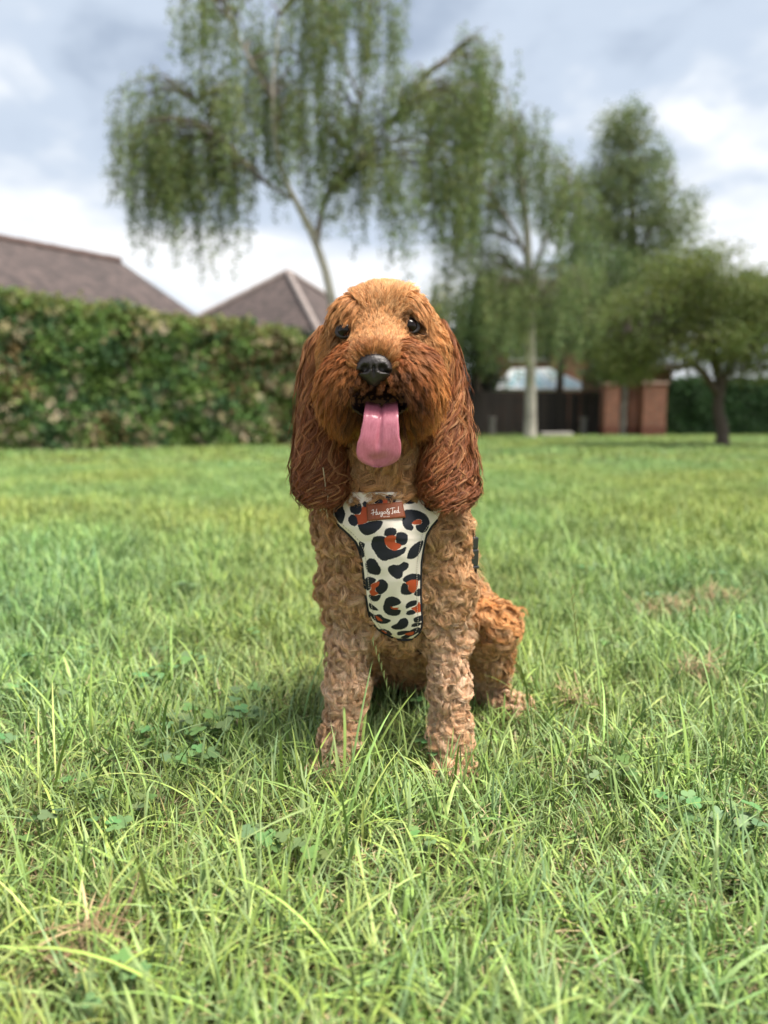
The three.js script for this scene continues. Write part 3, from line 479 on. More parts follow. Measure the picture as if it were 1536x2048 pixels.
class Field {                                            // a distance field on a grid, with its surface
  constructor(f, lo, hi, cell) {
    this.lo = lo; this.c = cell; this.n = [0, 1, 2].map((i) => Math.ceil((hi.getComponent(i) - lo.getComponent(i)) / cell) + 1); const [nx, ny, nz] = this.n; this.d = new Float32Array(nx * ny * nz);
    for (let k = 0, o = 0; k < nz; k++) for (let j = 0; j < ny; j++) for (let i = 0; i < nx; i++, o++) this.d[o] = f(lo.x + i * cell, lo.y + j * cell, lo.z + k * cell);
  }
  at(x, y, z) {
    const [nx, ny, nz] = this.n, fx = clamp((x - this.lo.x) / this.c, 0, nx - 1.001), fy = clamp((y - this.lo.y) / this.c, 0, ny - 1.001), fz = clamp((z - this.lo.z) / this.c, 0, nz - 1.001), i = fx | 0, j = fy | 0, k = fz | 0, u = fx - i, v = fy - j, w = fz - k, o = (k * ny + j) * nx + i, d = this.d, s = nx * ny;
    return (((d[o] * (1 - u) + d[o + 1] * u) * (1 - v) + (d[o + nx] * (1 - u) + d[o + nx + 1] * u) * v) * (1 - w) + ((d[o + s] * (1 - u) + d[o + s + 1] * u) * (1 - v) + (d[o + s + nx] * (1 - u) + d[o + s + nx + 1] * u) * v) * w);
  }
  grad(p, out) { const e = this.c * 0.8; return out.set(this.at(p.x + e, p.y, p.z) - this.at(p.x - e, p.y, p.z), this.at(p.x, p.y + e, p.z) - this.at(p.x, p.y - e, p.z), this.at(p.x, p.y, p.z + e) - this.at(p.x, p.y, p.z - e)).normalize(); }
  surface() {                                            // surface nets
    const [nx, ny, nz] = this.n, d = this.d, id = new Int32Array(nx * ny * nz).fill(-1), pos = [], idx = [], s = nx * ny;
    const cor = [[0, 0, 0], [1, 0, 0], [0, 1, 0], [1, 1, 0], [0, 0, 1], [1, 0, 1], [0, 1, 1], [1, 1, 1]], ed = [[0, 1], [2, 3], [4, 5], [6, 7], [0, 2], [1, 3], [4, 6], [5, 7], [0, 4], [1, 5], [2, 6], [3, 7]];
    for (let k = 0; k < nz - 1; k++) for (let j = 0; j < ny - 1; j++) for (let i = 0; i < nx - 1; i++) {
      const o = (k * ny + j) * nx + i, v = cor.map(([a, b, c]) => d[o + a + b * nx + c * s]); let m = 0; for (let q = 0; q < 8; q++) if (v[q] < 0) m |= 1 << q; if (m === 0 || m === 255) continue;
      let x = 0, y = 0, z = 0, n = 0; for (const [a, b] of ed) if ((v[a] < 0) !== (v[b] < 0)) { const t = v[a] / (v[a] - v[b]); x += lerp(cor[a][0], cor[b][0], t); y += lerp(cor[a][1], cor[b][1], t); z += lerp(cor[a][2], cor[b][2], t); n++; }
      id[o] = pos.length / 3; pos.push(this.lo.x + (i + x / n) * this.c, this.lo.y + (j + y / n) * this.c, this.lo.z + (k + z / n) * this.c);
    }
    for (let k = 1; k < nz - 1; k++) for (let j = 1; j < ny - 1; j++) for (let i = 1; i < nx - 1; i++) {
      const o = (k * ny + j) * nx + i, q = (a, b, c, e, f) => { if (a < 0 || b < 0 || c < 0 || e < 0) return; f ? idx.push(a, b, c, a, c, e) : idx.push(a, c, b, a, e, c); };
      if ((d[o] < 0) !== (d[o + 1] < 0)) q(id[o], id[o - nx], id[o - nx - s], id[o - s], d[o] >= 0);
      if ((d[o] < 0) !== (d[o + nx] < 0)) q(id[o], id[o - s], id[o - s - 1], id[o - 1], d[o] >= 0);
      if ((d[o] < 0) !== (d[o + s] < 0)) q(id[o], id[o - 1], id[o - 1 - nx], id[o - nx], d[o] >= 0);
    }
    const g = new THREE.BufferGeometry(); g.setAttribute('position', new THREE.Float32BufferAttribute(pos, 3)); g.setIndex(idx); g.computeVertexNormals();
    const nn = g.attributes.normal, p = V(0, 0, 0), q = V(0, 0, 0); let bad = 0; for (let i = 0; i < pos.length; i += 300) { p.set(pos[i], pos[i + 1], pos[i + 2]); this.grad(p, q); if (q.x * nn.array[i] + q.y * nn.array[i + 1] + q.z * nn.array[i + 2] < 0) bad++; else bad--; }
    if (bad > 0) { for (let i = 0; i < idx.length; i += 3) { const t = idx[i + 1]; idx[i + 1] = idx[i + 2]; idx[i + 2] = t; } g.setIndex(idx); g.computeVertexNormals(); }
    return g;
  }
}
const body = new Field(bodyD, V(-0.17, -0.012, -0.48), V(0.25, 0.60, 0.17), 0.0055);
const dog = thing('dog', DB, 'curly golden brown dog sitting on the grass with its pink tongue out', 'dog');
const bodyGeo = body.surface();
part('body', bodyGeo, std(rgb(0.26, 0.135, 0.065), 0.95), dog);

// ---- the harness panel's outline, shared by the panel and by the fur that must keep clear of it (photograph pixels)
const rows = [[984, 680, 852], [1000, 667, 872], [1018, 665, 884], [1036, 667, 876], [1052, 681, 862], [1068, 699, 852], [1084, 714, 848], [1100, 721, 845], [1125, 726, 841], [1160, 730, 840], [1195, 734, 840], [1220, 738, 841], [1240, 744, 843], [1256, 755, 841], [1268, 772, 836], [1277, 795, 824]];
const edge = (y, k) => { for (let i = 0; i < rows.length - 1; i++) if (y <= rows[i + 1][0]) { const t = (y - rows[i][0]) / (rows[i + 1][0] - rows[i][0]); return lerp(rows[i][k], rows[i + 1][k], clamp(t, 0, 1)); } return rows[rows.length - 1][k]; };
const panelD = (x, y) => { const l = edge(y, 1), r = edge(y, 2), u = clamp((x - (l + r) / 2) / ((r - l) / 2), -1.1, 1.1), w = (r - l) / 220; const c = y < 1080 ? lerp(0.851, 0.837, sstep(y, 984, 1060)) : lerp(0.838, 0.874, Math.pow(clamp((y - 1080) / 197, 0, 1), 2.1)); return c + u * u * (0.024 * w * w + 0.004); };
const eyes = [L(692, 661, 0.8235), L(818, 652, 0.8235)], noseC = L(748, 733, 0.765), mouthC = L(759, 806, 0.792);

// ---- fur
const rF = mulberry(4242), fx = { T1: V(0, 0, 0), T2: V(0, 0, 0) };
function gauss(r) { return (r() + r() + r() - 1.5) * 1.15; }
function strand(T, P, N, width, col, twist) {            // a fine ribbon with rounded shading along P, facing N
  const n = P.length, t = V(0, 0, 0), w = V(0, 0, 0), f = V(0, 0, 0), c = Math.cos(twist), s = Math.sin(twist); let prev = -1;
  for (let i = 0; i < n; i++) {
    t.copy(P[Math.min(i + 1, n - 1)]).sub(P[Math.max(i - 1, 0)]).normalize(); w.crossVectors(N[i], t); if (w.lengthSq() < 1e-8) w.set(1, 0, 0); w.normalize(); f.crossVectors(t, w);
    const wx = w.x * c + f.x * s, wy = w.y * c + f.y * s, wz = w.z * c + f.z * s, nx = f.x * c - w.x * s, ny = f.y * c - w.y * s, nz = f.z * c - w.z * s, k = i / (n - 1), h = width * 0.5 * (k < 0.7 ? 1 : 1 - (k - 0.7) / 0.3 * 0.8), q = P[i], m = 0.72, g = 0.69;
    const a = T.vert(q.x - wx * h, q.y - wy * h, q.z - wz * h, nx * m - wx * g, ny * m - wy * g, nz * m - wz * g, col), b = T.vert(q.x + wx * h, q.y + wy * h, q.z + wz * h, nx * m + wx * g, ny * m + wy * g, nz * m + wz * g, col);
    if (prev >= 0) { T.tri(prev, b, prev + 1); T.tri(prev, a, b); } prev = a;
  }
}
const mixc = (a, b, t) => [lerp(a[0], b[0], t), lerp(a[1], b[1], t), lerp(a[2], b[2], t)];
function jitterCol(c, r, k = 0.22) { const g = 1 + (r() * 2 - 1) * k, h = 1 + (r() * 2 - 1) * 0.07; return [c[0] * g, c[1] * g * h, c[2] * g * h * h]; }
// coat colours: dye of the hair itself
const GOLD = [0.68, 0.37, 0.16], GINGER = [0.56, 0.245, 0.08], RED = [0.29, 0.085, 0.022], AUBURN = [0.19, 0.064, 0.024], TAN = [0.71, 0.43, 0.225], CREAM = [0.80, 0.565, 0.385], BROWN = [0.47, 0.25, 0.105], ORANGE = [0.70, 0.33, 0.115];
const S0 = L(757, 668, 0.83), g1 = V(0, 0, 0), g2 = V(0, 0, 0);
const styles = {
  //        length, lock radius, strands, density (locks per cm2), lift, gravity, curl amplitude, wavelength, width, segments
  head: [0.016, 0.0030, 30, 6.5, 0.36, 0.25, 0.0007, 0.03, 0.00038, 5], brow: [0.021, 0.0028, 28, 8.0, 0.36, 0.7, 0.0006, 0.03, 0.00038, 5], bridge: [0.010, 0.0026, 26, 10.0, 0.26, 0.0, 0.0004, 0.02, 0.00036, 4],
  muzzle: [0.0255, 0.0030, 30, 7.0, 0.42, 0.50, 0.0016, 0.045, 0.00038, 8], chin: [0.022, 0.0028, 18, 4.0, 0.3, 0.8, 0.001, 0.03, 0.0004, 6], cheek: [0.015, 0.0030, 28, 6.5, 0.28, 0.4, 0.0011, 0.035, 0.0004, 6],
  coat: [0.026, 0.0034, 50, 4.2, 0.42, 0.35, 0.0033, 0.0200, 0.00036, 9], leg: [0.021, 0.0030, 48, 6.2, 0.40, 0.3, 0.0031, 0.0150, 0.00036, 9], paw: [0.013, 0.0026, 34, 7.0, 0.36, 0.4, 0.0014, 0.014, 0.00036, 6],
};
const styleOf = { head: 'head', brow: 'brow', bridge: 'bridge', muzzle: 'muzzle', chin: 'chin', cheek: 'cheek', neck: 'coat', chest: 'coat', torso: 'coat', rump: 'coat', shoulder: 'coat', leg: 'leg', paw: 'paw', thigh: 'coat', shank: 'leg', tail: 'coat' };
function comb(tagN, p, n, out, r) {                        // which way the hair lies
  const sx = Math.sign(p.x - S0.x) || 1, a = n3(p.x * 38, p.y * 38, p.z * 38), b = n3(p.x * 38 + 9, p.y * 38 + 4, p.z * 38);
  if (tagN === 'muzzle') { out.copy(p).sub(noseC); out.y -= 0.02; out.z *= 0.6; out.normalize(); out.y -= 0.55; out.x += sx * 0.12; }
  else if (tagN === 'bridge') { out.set((p.x - S0.x) * 22, 0.65, -0.3); }
  else if (tagN === 'brow') { out.set(sx * 0.75, -0.4, 0.35); }
  else if (tagN === 'head') { out.copy(p).sub(S0); out.z = 0; out.normalize(); out.y += 0.25; if (p.y > S0.y + 0.035) out.z -= 0.55; if (Math.abs(p.x - S0.x) > 0.04) { out.y -= 0.7; out.z -= 0.9; } }
  else if (tagN === 'cheek') { out.set(sx * 0.3, -0.7, -0.6); }
  else if (tagN === 'chin') { out.set(sx * 0.15, -1, 0.1); }
  else if (tagN === 'paw') { out.set(a * 0.4, -0.6, 0.7); }
  else { out.set(a * 1.1, -0.55 + 0.5 * b, b * 0.6); }
  out.x += gauss(r) * 0.22; out.y += gauss(r) * 0.22; out.z += gauss(r) * 0.22;
  out.addScaledVector(n, -out.dot(n)); if (out.lengthSq() < 1e-6) out.set(0, -1, 0); return out.normalize();
}
function colourOf(tagN, p, px_, py_, r) {
  const patch = 0.5 + 0.5 * n3(p.x * 30, p.y * 30, p.z * 30);
  if (tagN === 'head') return mixc(GOLD, GINGER, clamp(patch * 0.6 + (Math.abs(px_ - 765) < 60 && py_ > 620 ? -0.2 : 0.1), 0, 1));
  if (tagN === 'brow') return mixc(mixc(GOLD, GINGER, 0.5 + 0.5 * patch), RED, Math.abs(px_ - 757) < 50 ? 0.45 * r() + 0.1 : 0.15 * r());
  if (tagN === 'bridge') return mixc(mixc(GOLD, GINGER, 0.3 + 0.5 * patch), RED, py_ > 690 ? 0.25 + 0.4 * r() : 0.15 * r());
  if (tagN === 'muzzle') return mixc(mixc(RED, GINGER, patch * 0.5), [0.64, 0.27, 0.08], 0.7 * sstep(Math.abs(px_ - 757) + 16 * (patch - 0.5), 78, 112));
  if (tagN === 'chin') return mixc(RED, BROWN, patch);
  if (tagN === 'cheek') return mixc(GOLD, GINGER, patch);
  if (tagN === 'neck') return mixc(mixc(BROWN, GINGER, 0.4), TAN, 0.1 + 0.55 * patch);
  if (tagN === 'leg' || tagN === 'shank') return mixc(mixc(BROWN, TAN, 0.85), CREAM, clamp(0.15 + 0.75 * patch, 0, 1));
  if (tagN === 'paw') return mixc(TAN, CREAM, patch);
  if (tagN === 'thigh') return mixc(ORANGE, TAN, clamp(patch * 1.4 - 0.5 + (py_ > 1245 ? 0.7 : 0), 0, 1));
  if (tagN === 'shoulder') return mixc(mixc(BROWN, TAN, 0.5 + 0.5 * patch), CREAM, 0.6 * sstep(py_ + 130 * (patch - 0.5), 1150, 1290));
  return mixc(BROWN, TAN, 0.35 + 0.6 * patch);
}
function lock(T, p, n, style, dir, col, r, fld) {          // one lock: a guide that leaves the skin, bends under its weight and curls, with strands gathered on it
  let [len, rad, ns, , lift, grav, amp, wave, width, seg] = style; len *= rnd(r, 0.72, 1.22);
  const G = [p.clone()], Nn = [n.clone()], d = dir.clone().multiplyScalar(1 - lift).addScaledVector(n, lift).normalize(), st = len / seg, q = p.clone();
  for (let i = 1; i <= seg; i++) {
    d.y -= grav * 1.6 / seg; d.addScaledVector(dir, 0.5 / seg).normalize(); q.addScaledVector(d, st);
    const h = fld.at(q.x, q.y, q.z), need = 0.002 + 0.006 * Math.sin(Math.min(1, i / seg * 1.3) * 1.57) * lift * 2; fld.grad(q, g1); if (h < need) q.addScaledVector(g1, need - h);
    G.push(q.clone()); Nn.push(h < 0.03 ? g1.clone() : Nn[i - 1].clone());
  }
  const ph = r() * 6.283, hand = r() < 0.5 ? 1 : -1, C = [], t = V(0, 0, 0), b = V(0, 0, 0);
  for (let i = 0; i <= seg; i++) {                         // curl
    const s = i / seg, a = amp * Math.min(1, s * 2.2) * (0.75 + 0.5 * s), w = s * len / wave * 6.283 + ph; t.copy(G[Math.min(i + 1, seg)]).sub(G[Math.max(i - 1, 0)]).normalize(); b.crossVectors(Nn[i], t).normalize();
    C.push(G[i].clone().addScaledVector(b, hand * a * (Math.sin(w) - Math.sin(ph) * (1 - s))).addScaledVector(Nn[i], a * 0.75 * (Math.cos(w) - Math.cos(ph) * (1 - s))));
  }
  g2.copy(dir).cross(n).normalize();
  for (let k = 0; k < ns; k++) {
    const u = gauss(r) * rad, v = gauss(r) * rad, cut = rnd(r, 0.72, 1), m = Math.max(3, Math.round(seg * cut)), P = [], NN = [], wob = r() * 6.28, lat = gauss(r) * rad * 0.8;
    for (let i = 0; i <= m; i++) { const s = i / seg, f = 1 - 0.42 * Math.min(1, s * 1.4), o = C[i].clone().addScaledVector(g2, u * f + lat * s * Math.sin(s * 5 + wob)).addScaledVector(dir, v * f); if (i) o.addScaledVector(Nn[i], gauss(r) * 0.00025); P.push(o); NN.push(Nn[i]); }
    strand(T, P, NN, width * rnd(r, 0.7, 1.3), jitterCol(col, r, 0.36), gauss(r) * 1.3);
  }
}
// curls of the coat: a few dozen locks of fine strands, built once and set on the skin one by one (root at 0, along +y, away from the skin +z)
function curlGeo(st, seed) {
  const r = mulberry(seed), [len0, rad, ns, , lift, , amp0, wave0, width, seg] = st, T = new Tris(ns * (seg + 1) * 2, ns * seg * 6), len = len0 * rnd(r, 0.85, 1.15), amp = amp0 * rnd(r, 0.6, 1.5), wave = wave0 * rnd(r, 0.75, 1.4), ph = r() * 6.283, hand = r() < 0.5 ? 1 : -1, hgt = lerp(0.005, 0.0095, r()) * lift / 0.42, hook = rnd(r, -0.2, 1.0), C = [], N = [];
  for (let i = 0; i <= seg; i++) { const s = i / seg, a = amp * Math.min(1, s * 2) * (0.8 + 0.5 * s), w = s * len / wave * 6.283 + ph; C.push(V(hand * a * (Math.sin(w) - Math.sin(ph) * (1 - s)), s * len * (1 - 0.18 * s * hook), -0.001 + hgt * Math.sin(Math.min(1, s * 1.5) * 1.57) + a * 0.7 * (Math.cos(w) - Math.cos(ph) * (1 - s)) - hgt * 0.5 * s * s * s)); N.push(V(0, 0.15, 1).normalize()); }
  for (let k = 0; k < ns; k++) {
    const u = gauss(r) * rad, v = gauss(r) * rad * 0.9, zz = gauss(r) * rad * 0.35, m = Math.max(4, Math.round(seg * rnd(r, 0.68, 1))), P = [], NN = [], wob = r() * 6.28, lat = gauss(r) * rad * 0.9, g = rnd(r, 0.72, 1.22), h = rnd(r, 0.94, 1.06);
    for (let i = 0; i <= m; i++) { const s = i / seg, f = 1 - 0.42 * Math.min(1, s * 1.5); P.push(C[i].clone().add(V(u * f + lat * s * Math.sin(s * 5 + wob), v * f, zz * f + gauss(r) * 0.0002))); NN.push(N[i]); }
    strand(T, P, NN, width * rnd(r, 0.7, 1.3), [g, g * h, g * h * h], gauss(r) * 1.3);
  }
  return T.build();
}
const curls = { coat: [], leg: [], paw: [] }; for (const k in curls) for (let i = 0; i < (k === 'paw' ? 5 : 14); i++) curls[k].push({ g: curlGeo(styles[k], 5000 + i * 7 + k.length * 101), list: [] });
const furMat = new THREE.MeshPhysicalMaterial({ color: 0xffffff, vertexColors: true, roughness: 0.52, specularIntensity: 0.55, side: THREE.DoubleSide });
{
  const P = bodyGeo.attributes.position, I = bodyGeo.index, coats = { head_fur: new Tris(200000, 400000), muzzle_fur: new Tris(200000, 400000) }, a = V(0, 0, 0), b = V(0, 0, 0), c = V(0, 0, 0), p = V(0, 0, 0), n = V(0, 0, 0), d = V(0, 0, 0), e1 = V(0, 0, 0), e2 = V(0, 0, 0);
  let count = 0;
  for (let f = 0; f < I.count; f += 3) {
    a.fromBufferAttribute(P, I.getX(f)); b.fromBufferAttribute(P, I.getX(f + 1)); c.fromBufferAttribute(P, I.getX(f + 2));
    const area = e1.subVectors(b, a).cross(e2.subVectors(c, a)).length() * 0.5 * 1e4;   // cm2
    p.copy(a).add(b).add(c).multiplyScalar(1 / 3); if (p.y < 0.004) continue;
    const tg = tagAt(p), stName = styleOf[tg], st = styles[stName]; body.grad(p, n);
    let want = area * st[3] * (n.z < -0.25 ? 0.22 : n.z < 0.05 ? 0.65 : 1); if (p.z < -0.2 && tg !== 'thigh' && tg !== 'shank') want *= 0.5;
    let k = Math.floor(want) + (rF() < want % 1 ? 1 : 0);
    while (k-- > 0) {
      let u = rF(), v = rF(); if (u + v > 1) { u = 1 - u; v = 1 - v; } p.copy(a).addScaledVector(e1.subVectors(b, a), u).addScaledVector(e2.subVectors(c, a), v); body.grad(p, n);
      const [x, y] = worldPix(p);
      if (n.z > -0.2 && p.z > -0.1 && y > 990 + 6 * n3(x * 0.05, y * 0.05, 3) && y < 1276 && x > edge(y, 1) + 5 && x < edge(y, 2) - 5) continue;                       // under the harness
      if (Math.abs(x - 948) < 13 && y > 1070 && y < 1160 && p.z < -0.03) continue;
      if (eyes.some((e) => e.distanceTo(p) < 0.0115)) continue;
      if (p.distanceTo(noseC) < 0.0155) continue;
      if (mouthD(p.x, p.y, p.z) < 0.0016) continue;                                                             // the mouth
      comb(tg, p, n, d, rF); let cl = colourOf(tg, p, x, y, rF); const lip = p.distanceTo(mouthP), rag = 0.006 * n3(p.x * 160, p.y * 160, p.z * 160); if (styleOf[tg] === 'muzzle' && lip < 0.040 + rag) cl = mixc(cl, [0.07, 0.026, 0.012], 0.35 + 0.6 * rF()); if (eyes.some((e) => e.distanceTo(p) < 0.0165 + rag * 0.6)) cl = mixc(cl, [0.09, 0.035, 0.016], 0.8 * rF());  // lip hair darkened: partly stain, partly mouth shadow put into the colour
      let s = st; if ((tg === 'neck' || tg === 'chest') && y > 950 && y < 1000 && x > 672 && x < 858) { s = [...st]; s[0] *= y > 978 ? 0.8 : 1; } else if (tg === 'neck') { s = [...st]; s[0] *= 1.2; }
      if (tg === 'muzzle') { const near = p.distanceTo(noseC); s = [...st]; s[0] *= lerp(0.30, 1.05, sstep(near, 0.018, 0.058)); if (Math.abs(x - 757) < 45 && y > 760) s[0] *= 0.42; }
      if (tg === 'head' && eyes.some((e) => e.distanceTo(p) < 0.026)) { s = [...st]; s[0] *= 0.5; }
      
      if (tg === 'head' && Math.abs(p.x - S0.x) > 0.038 && y > 610) { s = [...st]; s[0] *= 0.6; }
      if (curls[stName]) {                                     // set a curl on the skin, mostly following the comb
        const q = curls[stName][Math.floor(rF() * curls[stName].length)]; if (stName !== 'paw') { const k = tg === 'neck' ? 1.3 : stName === 'leg' ? 0.22 : 0.4; d.x += rnd(rF, -k, k); d.z += rnd(rF, -k, k) * 0.4; } d.y -= 0.25; d.addScaledVector(n, -d.dot(n) - 0.06).normalize(); e1.crossVectors(d, n).normalize(); e2.crossVectors(e1, d).normalize();
        tmpM.makeBasis(e1, d, e2); tmpM.scale(V(1, 1, 1).multiplyScalar(rnd(rF, 0.62, 1.36) * (s[0] / st[0]))); tmpM.setPosition(p); const cc = jitterCol(cl, rF, 0.2); q.list.push([tmpM.clone(), rgb(...cc)]); count++; continue;
      }
      lock(coats[stName === 'muzzle' || stName === 'chin' || stName === 'bridge' ? 'muzzle_fur' : stName === 'head' || stName === 'brow' || stName === 'cheek' ? 'head_fur' : 'coat'], p, n, s, d, jitterCol(cl, rF, 0.2), rF, body); count++;
    }
  }
  for (const k in curls) for (const q of curls[k]) if (q.list.length) instances('coat', q.g, furMat, q.list, dog);
  for (const k in coats) { part(k, coats[k].build(), furMat, dog, 'stuff'); }
  const fly = new Tris(60000, 120000); let made = 0;               // single stray hairs
  for (let k = 0; k < 5200; k++) { const f = Math.floor(rF() * I.count / 3) * 3; p.fromBufferAttribute(P, I.getX(f)); const tg = tagAt(p); body.grad(p, n); const [x, y] = worldPix(p); if (p.y < 0.02 || n.z < -0.3 || p.z < -0.25 || (y > 984 && y < 1276 && x > edge(y, 1) && x < edge(y, 2)) || p.distanceTo(noseC) < 0.02 || eyes.some((e) => e.distanceTo(p) < 0.014) || mouthD(p.x, p.y, p.z) < 0.004) continue; comb(tg, p, n, d, rF); const s = styles[styleOf[tg]], ln = s[0] * rnd(rF, 1.0, 1.45), w = rnd(rF, 3, 8), am = rnd(rF, 0.0005, 0.002), u = V(0, 0, 0).crossVectors(d, n), Q = [], NN = [], lf = rnd(rF, 0.3, 0.75); for (let i = 0; i <= 7; i++) { const t = i / 7; Q.push(p.clone().addScaledVector(d, ln * t * (1 - lf * 0.5)).addScaledVector(n, ln * lf * t * (1 - 0.45 * t)).addScaledVector(u, am * Math.sin(t * w))); NN.push(n.clone()); } strand(fly, Q, NN, 0.00026, jitterCol(mixc(colourOf(tg, p, x, y, rF), GOLD, 0.2), rF, 0.2), gauss(rF)); made++; }
  part('stray_hair', fly.build(), furMat, dog, 'stuff');

}
// ---- ears: a flap and the long wavy hair that follows it
function ear(prof, zs, rz, seed, side) {
  const n = prof.length, rr = mulberry(seed);
  const cs = prof.map(([y, l, r], i) => { const D = zs[i]; const a = L(l, y, D), b = L(r, y, D); return { c: a.clone().lerp(b, 0.5), h: a.distanceTo(b) / 2 }; });
  const cc = new THREE.CatmullRomCurve3(cs.map((q) => q.c));
  const at = (t, ph, lift, out) => { const T = Math.max(t, 0), f = Math.min(T, 1) * (n - 1), i = Math.min(Math.floor(f), n - 2), k = f - i, h = lerp(cs[i].h, cs[i + 1].h, k) - 0.004, c = cc.getPoint(Math.min(T, 1)); const z = lerp(rz[0], rz[1], Math.min(T, 1)); out.set(c.x + Math.cos(ph) * (h + lift), c.y - (T > 1 ? (T - 1) * 0.2 : 0), c.z + Math.sin(ph) * (z + lift) - Math.cos(ph) * side * h * 0.35); return out; };
  const pos = [], idx = [], m = 24, sN = 30, o = V(0, 0, 0);
  for (let i = 0; i <= sN; i++) for (let j = 0; j < m; j++) { at(i / sN * 0.97, j / m * 6.28318, -0.004, o); pos.push(o.x, o.y, o.z); }
  for (let i = 0; i < sN; i++) for (let j = 0; j < m; j++) { const a = i * m + j, b = i * m + (j + 1) % m; idx.push(a, b, a + m, b, b + m, a + m); }
  for (const i of [0, sN]) { const k = pos.length / 3; at(i / sN * 0.97, 0, -1, o); const c = cc.getPoint(i / sN * 0.97); pos.push(c.x, c.y, c.z); for (let j = 0; j < m; j++) { const a = i * m + j, b = i * m + (j + 1) % m; i ? idx.push(a, b, k) : idx.push(b, a, k); } }
  const g = new THREE.BufferGeometry(); g.setAttribute('position', new THREE.Float32BufferAttribute(pos, 3)); g.setIndex(idx); g.computeVertexNormals();
  const E = part('ear', g, std(rgb(0.16, 0.07, 0.03), 0.95), dog), T = new Tris(200000, 400000), len = cc.getLength();
  const locks = 1150, N = V(0, 0, 0);
  for (let k = 0; k < locks; k++) {
    const t0 = Math.pow(rr(), 0.9) * 0.82, back = rr() < 0.25, ph0 = back ? -rr() * 3.1416 : rnd(rr, -0.5, 3.64), lenT = Math.min(rnd(rr, 0.28, 0.5), 1.0 + rnd(rr, -0.05, 0.045) - t0), seg = Math.max(6, Math.round(lenT * 48)), w0 = rr() * 6.28, amp = rnd(rr, 0.08, 0.27), wl = rnd(rr, 0.10, 0.17), drift = gauss(rr) * 0.25, lay = rr() * 0.006, flick = rr() < 0.25 ? rnd(rr, 0.004, 0.01) : 0;
    let col = mixc(AUBURN, RED, rr() * 0.6); if (t0 < 0.22) col = mixc(col, GINGER, 0.35 * rr()); if (rr() < 0.22) col = mixc(col, GOLD, 0.32); 
    const ns = 17, C = [], NN = [];
    for (let i = 0; i <= seg; i++) { const s = i / seg, t = t0 + lenT * s, ph = ph0 + drift * s + amp * Math.min(1, s * 2) * (0.6 + s * 0.8) * Math.sin(lenT * s / wl * 6.283 + w0) + (ph0 > 1.57 ? -1 : 1) * 0.0, q = at(t, ph, 0.001 + lay * Math.sin(Math.min(1, s * 2) * 1.57) + flick * s * s, V(0, 0, 0)); q.z += 0.0022 * Math.sin(lenT * s / wl * 6.283 + w0 + 1.4) * Math.min(1, s * 2); C.push(q); N.set(Math.cos(ph), 0.15, Math.sin(ph)).normalize(); NN.push(N.clone()); }
    for (let j = 0; j < ns; j++) {
      const u = gauss(rr) * 0.0032, v = gauss(rr) * 0.0022, cut = rnd(rr, 0.75, 1), mm = Math.max(4, Math.round(seg * cut)), P = [], Q = [], wv = rr() * 6.28, wa = gauss(rr) * 0.0015;
      for (let i = 0; i <= mm; i++) { const s = i / seg, f = 1 - 0.6 * Math.min(1, s * 1.3); P.push(C[i].clone().add(V(u * f * -NN[i].z + wa * s * Math.sin(s * 9 + wv), v * f * 0.3, u * f * NN[i].x + v * f))); Q.push(NN[i]); }
      strand(T, P, Q, 0.00048 * rnd(rr, 0.65, 1.3), jitterCol(col, rr, 0.42), gauss(rr) * 0.8);
    }
  }
  part('ear_hair', T.build(), furMat, E, 'stuff');
}
ear([[652, 636, 664], [690, 613, 664], [780, 598, 672], [860, 592, 686], [940, 584, 694], [985, 589, 692], [1014, 612, 668]], [0.90, 0.90, 0.896, 0.884, 0.870, 0.864, 0.862], [0.013, 0.024], 71, -1);
ear([[640, 868, 894], [690, 872, 912], [780, 868, 932], [860, 852, 942], [940, 838, 955], [988, 842, 957], [1018, 866, 934]], [0.90, 0.90, 0.896, 0.884, 0.870, 0.864, 0.862], [0.013, 0.024], 72, 1);
// ---- nose
{
  const w = 0.0185, f = new Field((x, y, z) => {
    const X = Math.abs(x), k = (a, b, c) => { const h = Math.max(c - Math.abs(a - b), 0) / c; return Math.min(a, b) - h * h * c * 0.25; }, el = (cx, cy, cz, rx, ry, rz) => { const a = (X - cx) / rx, b = (y - cy) / ry, c = (z - cz) / rz; return (Math.sqrt(a * a + b * b + c * c) - 1) * Math.min(rx, ry, rz); };
    let d = el(0, 0.003, -0.006, 0.0175, 0.0125, 0.0165); d = k(d, el(0.0085, -0.004, -0.002, 0.0095, 0.0085, 0.0115), 0.005); d = k(d, el(0, -0.009, -0.006, 0.0085, 0.0105, 0.0125), 0.006);
    const sub = (a, b, c) => { const h = Math.max(c - Math.abs(-b - a), 0) / c; return Math.max(a, -b) + h * h * c * 0.25; };
    d = sub(d, el(0.0088, -0.0035, 0.009, 0.0042, 0.0036, 0.0062), 0.003); d = sub(d, el(0.0145, -0.0062, 0.004, 0.005, 0.0016, 0.006), 0.0015);
    d = sub(d, Math.max(Math.hypot(X, (z - 0.0085) * 0.6) - 0.0011, y + 0.001), 0.002); return d + 0.00022 * n3(x * 1000, y * 1000, z * 1000) + 0.00012 * n3(x * 420, y * 420, z * 420);
  }, V(-w - 0.004, -0.025, -0.028), V(w + 0.004, 0.022, 0.016), 0.0008);
  const m = part('nose', f.surface(), new THREE.MeshPhysicalMaterial({ color: rgb(0.022, 0.016, 0.0155), roughness: 0.52, clearcoat: 0.06, clearcoatRoughness: 0.35 }), dog); m.position.copy(noseC).add(V(0, 0, 0.0035)); m.rotation.x = -0.12; m.rotation.y = -0.02;
}
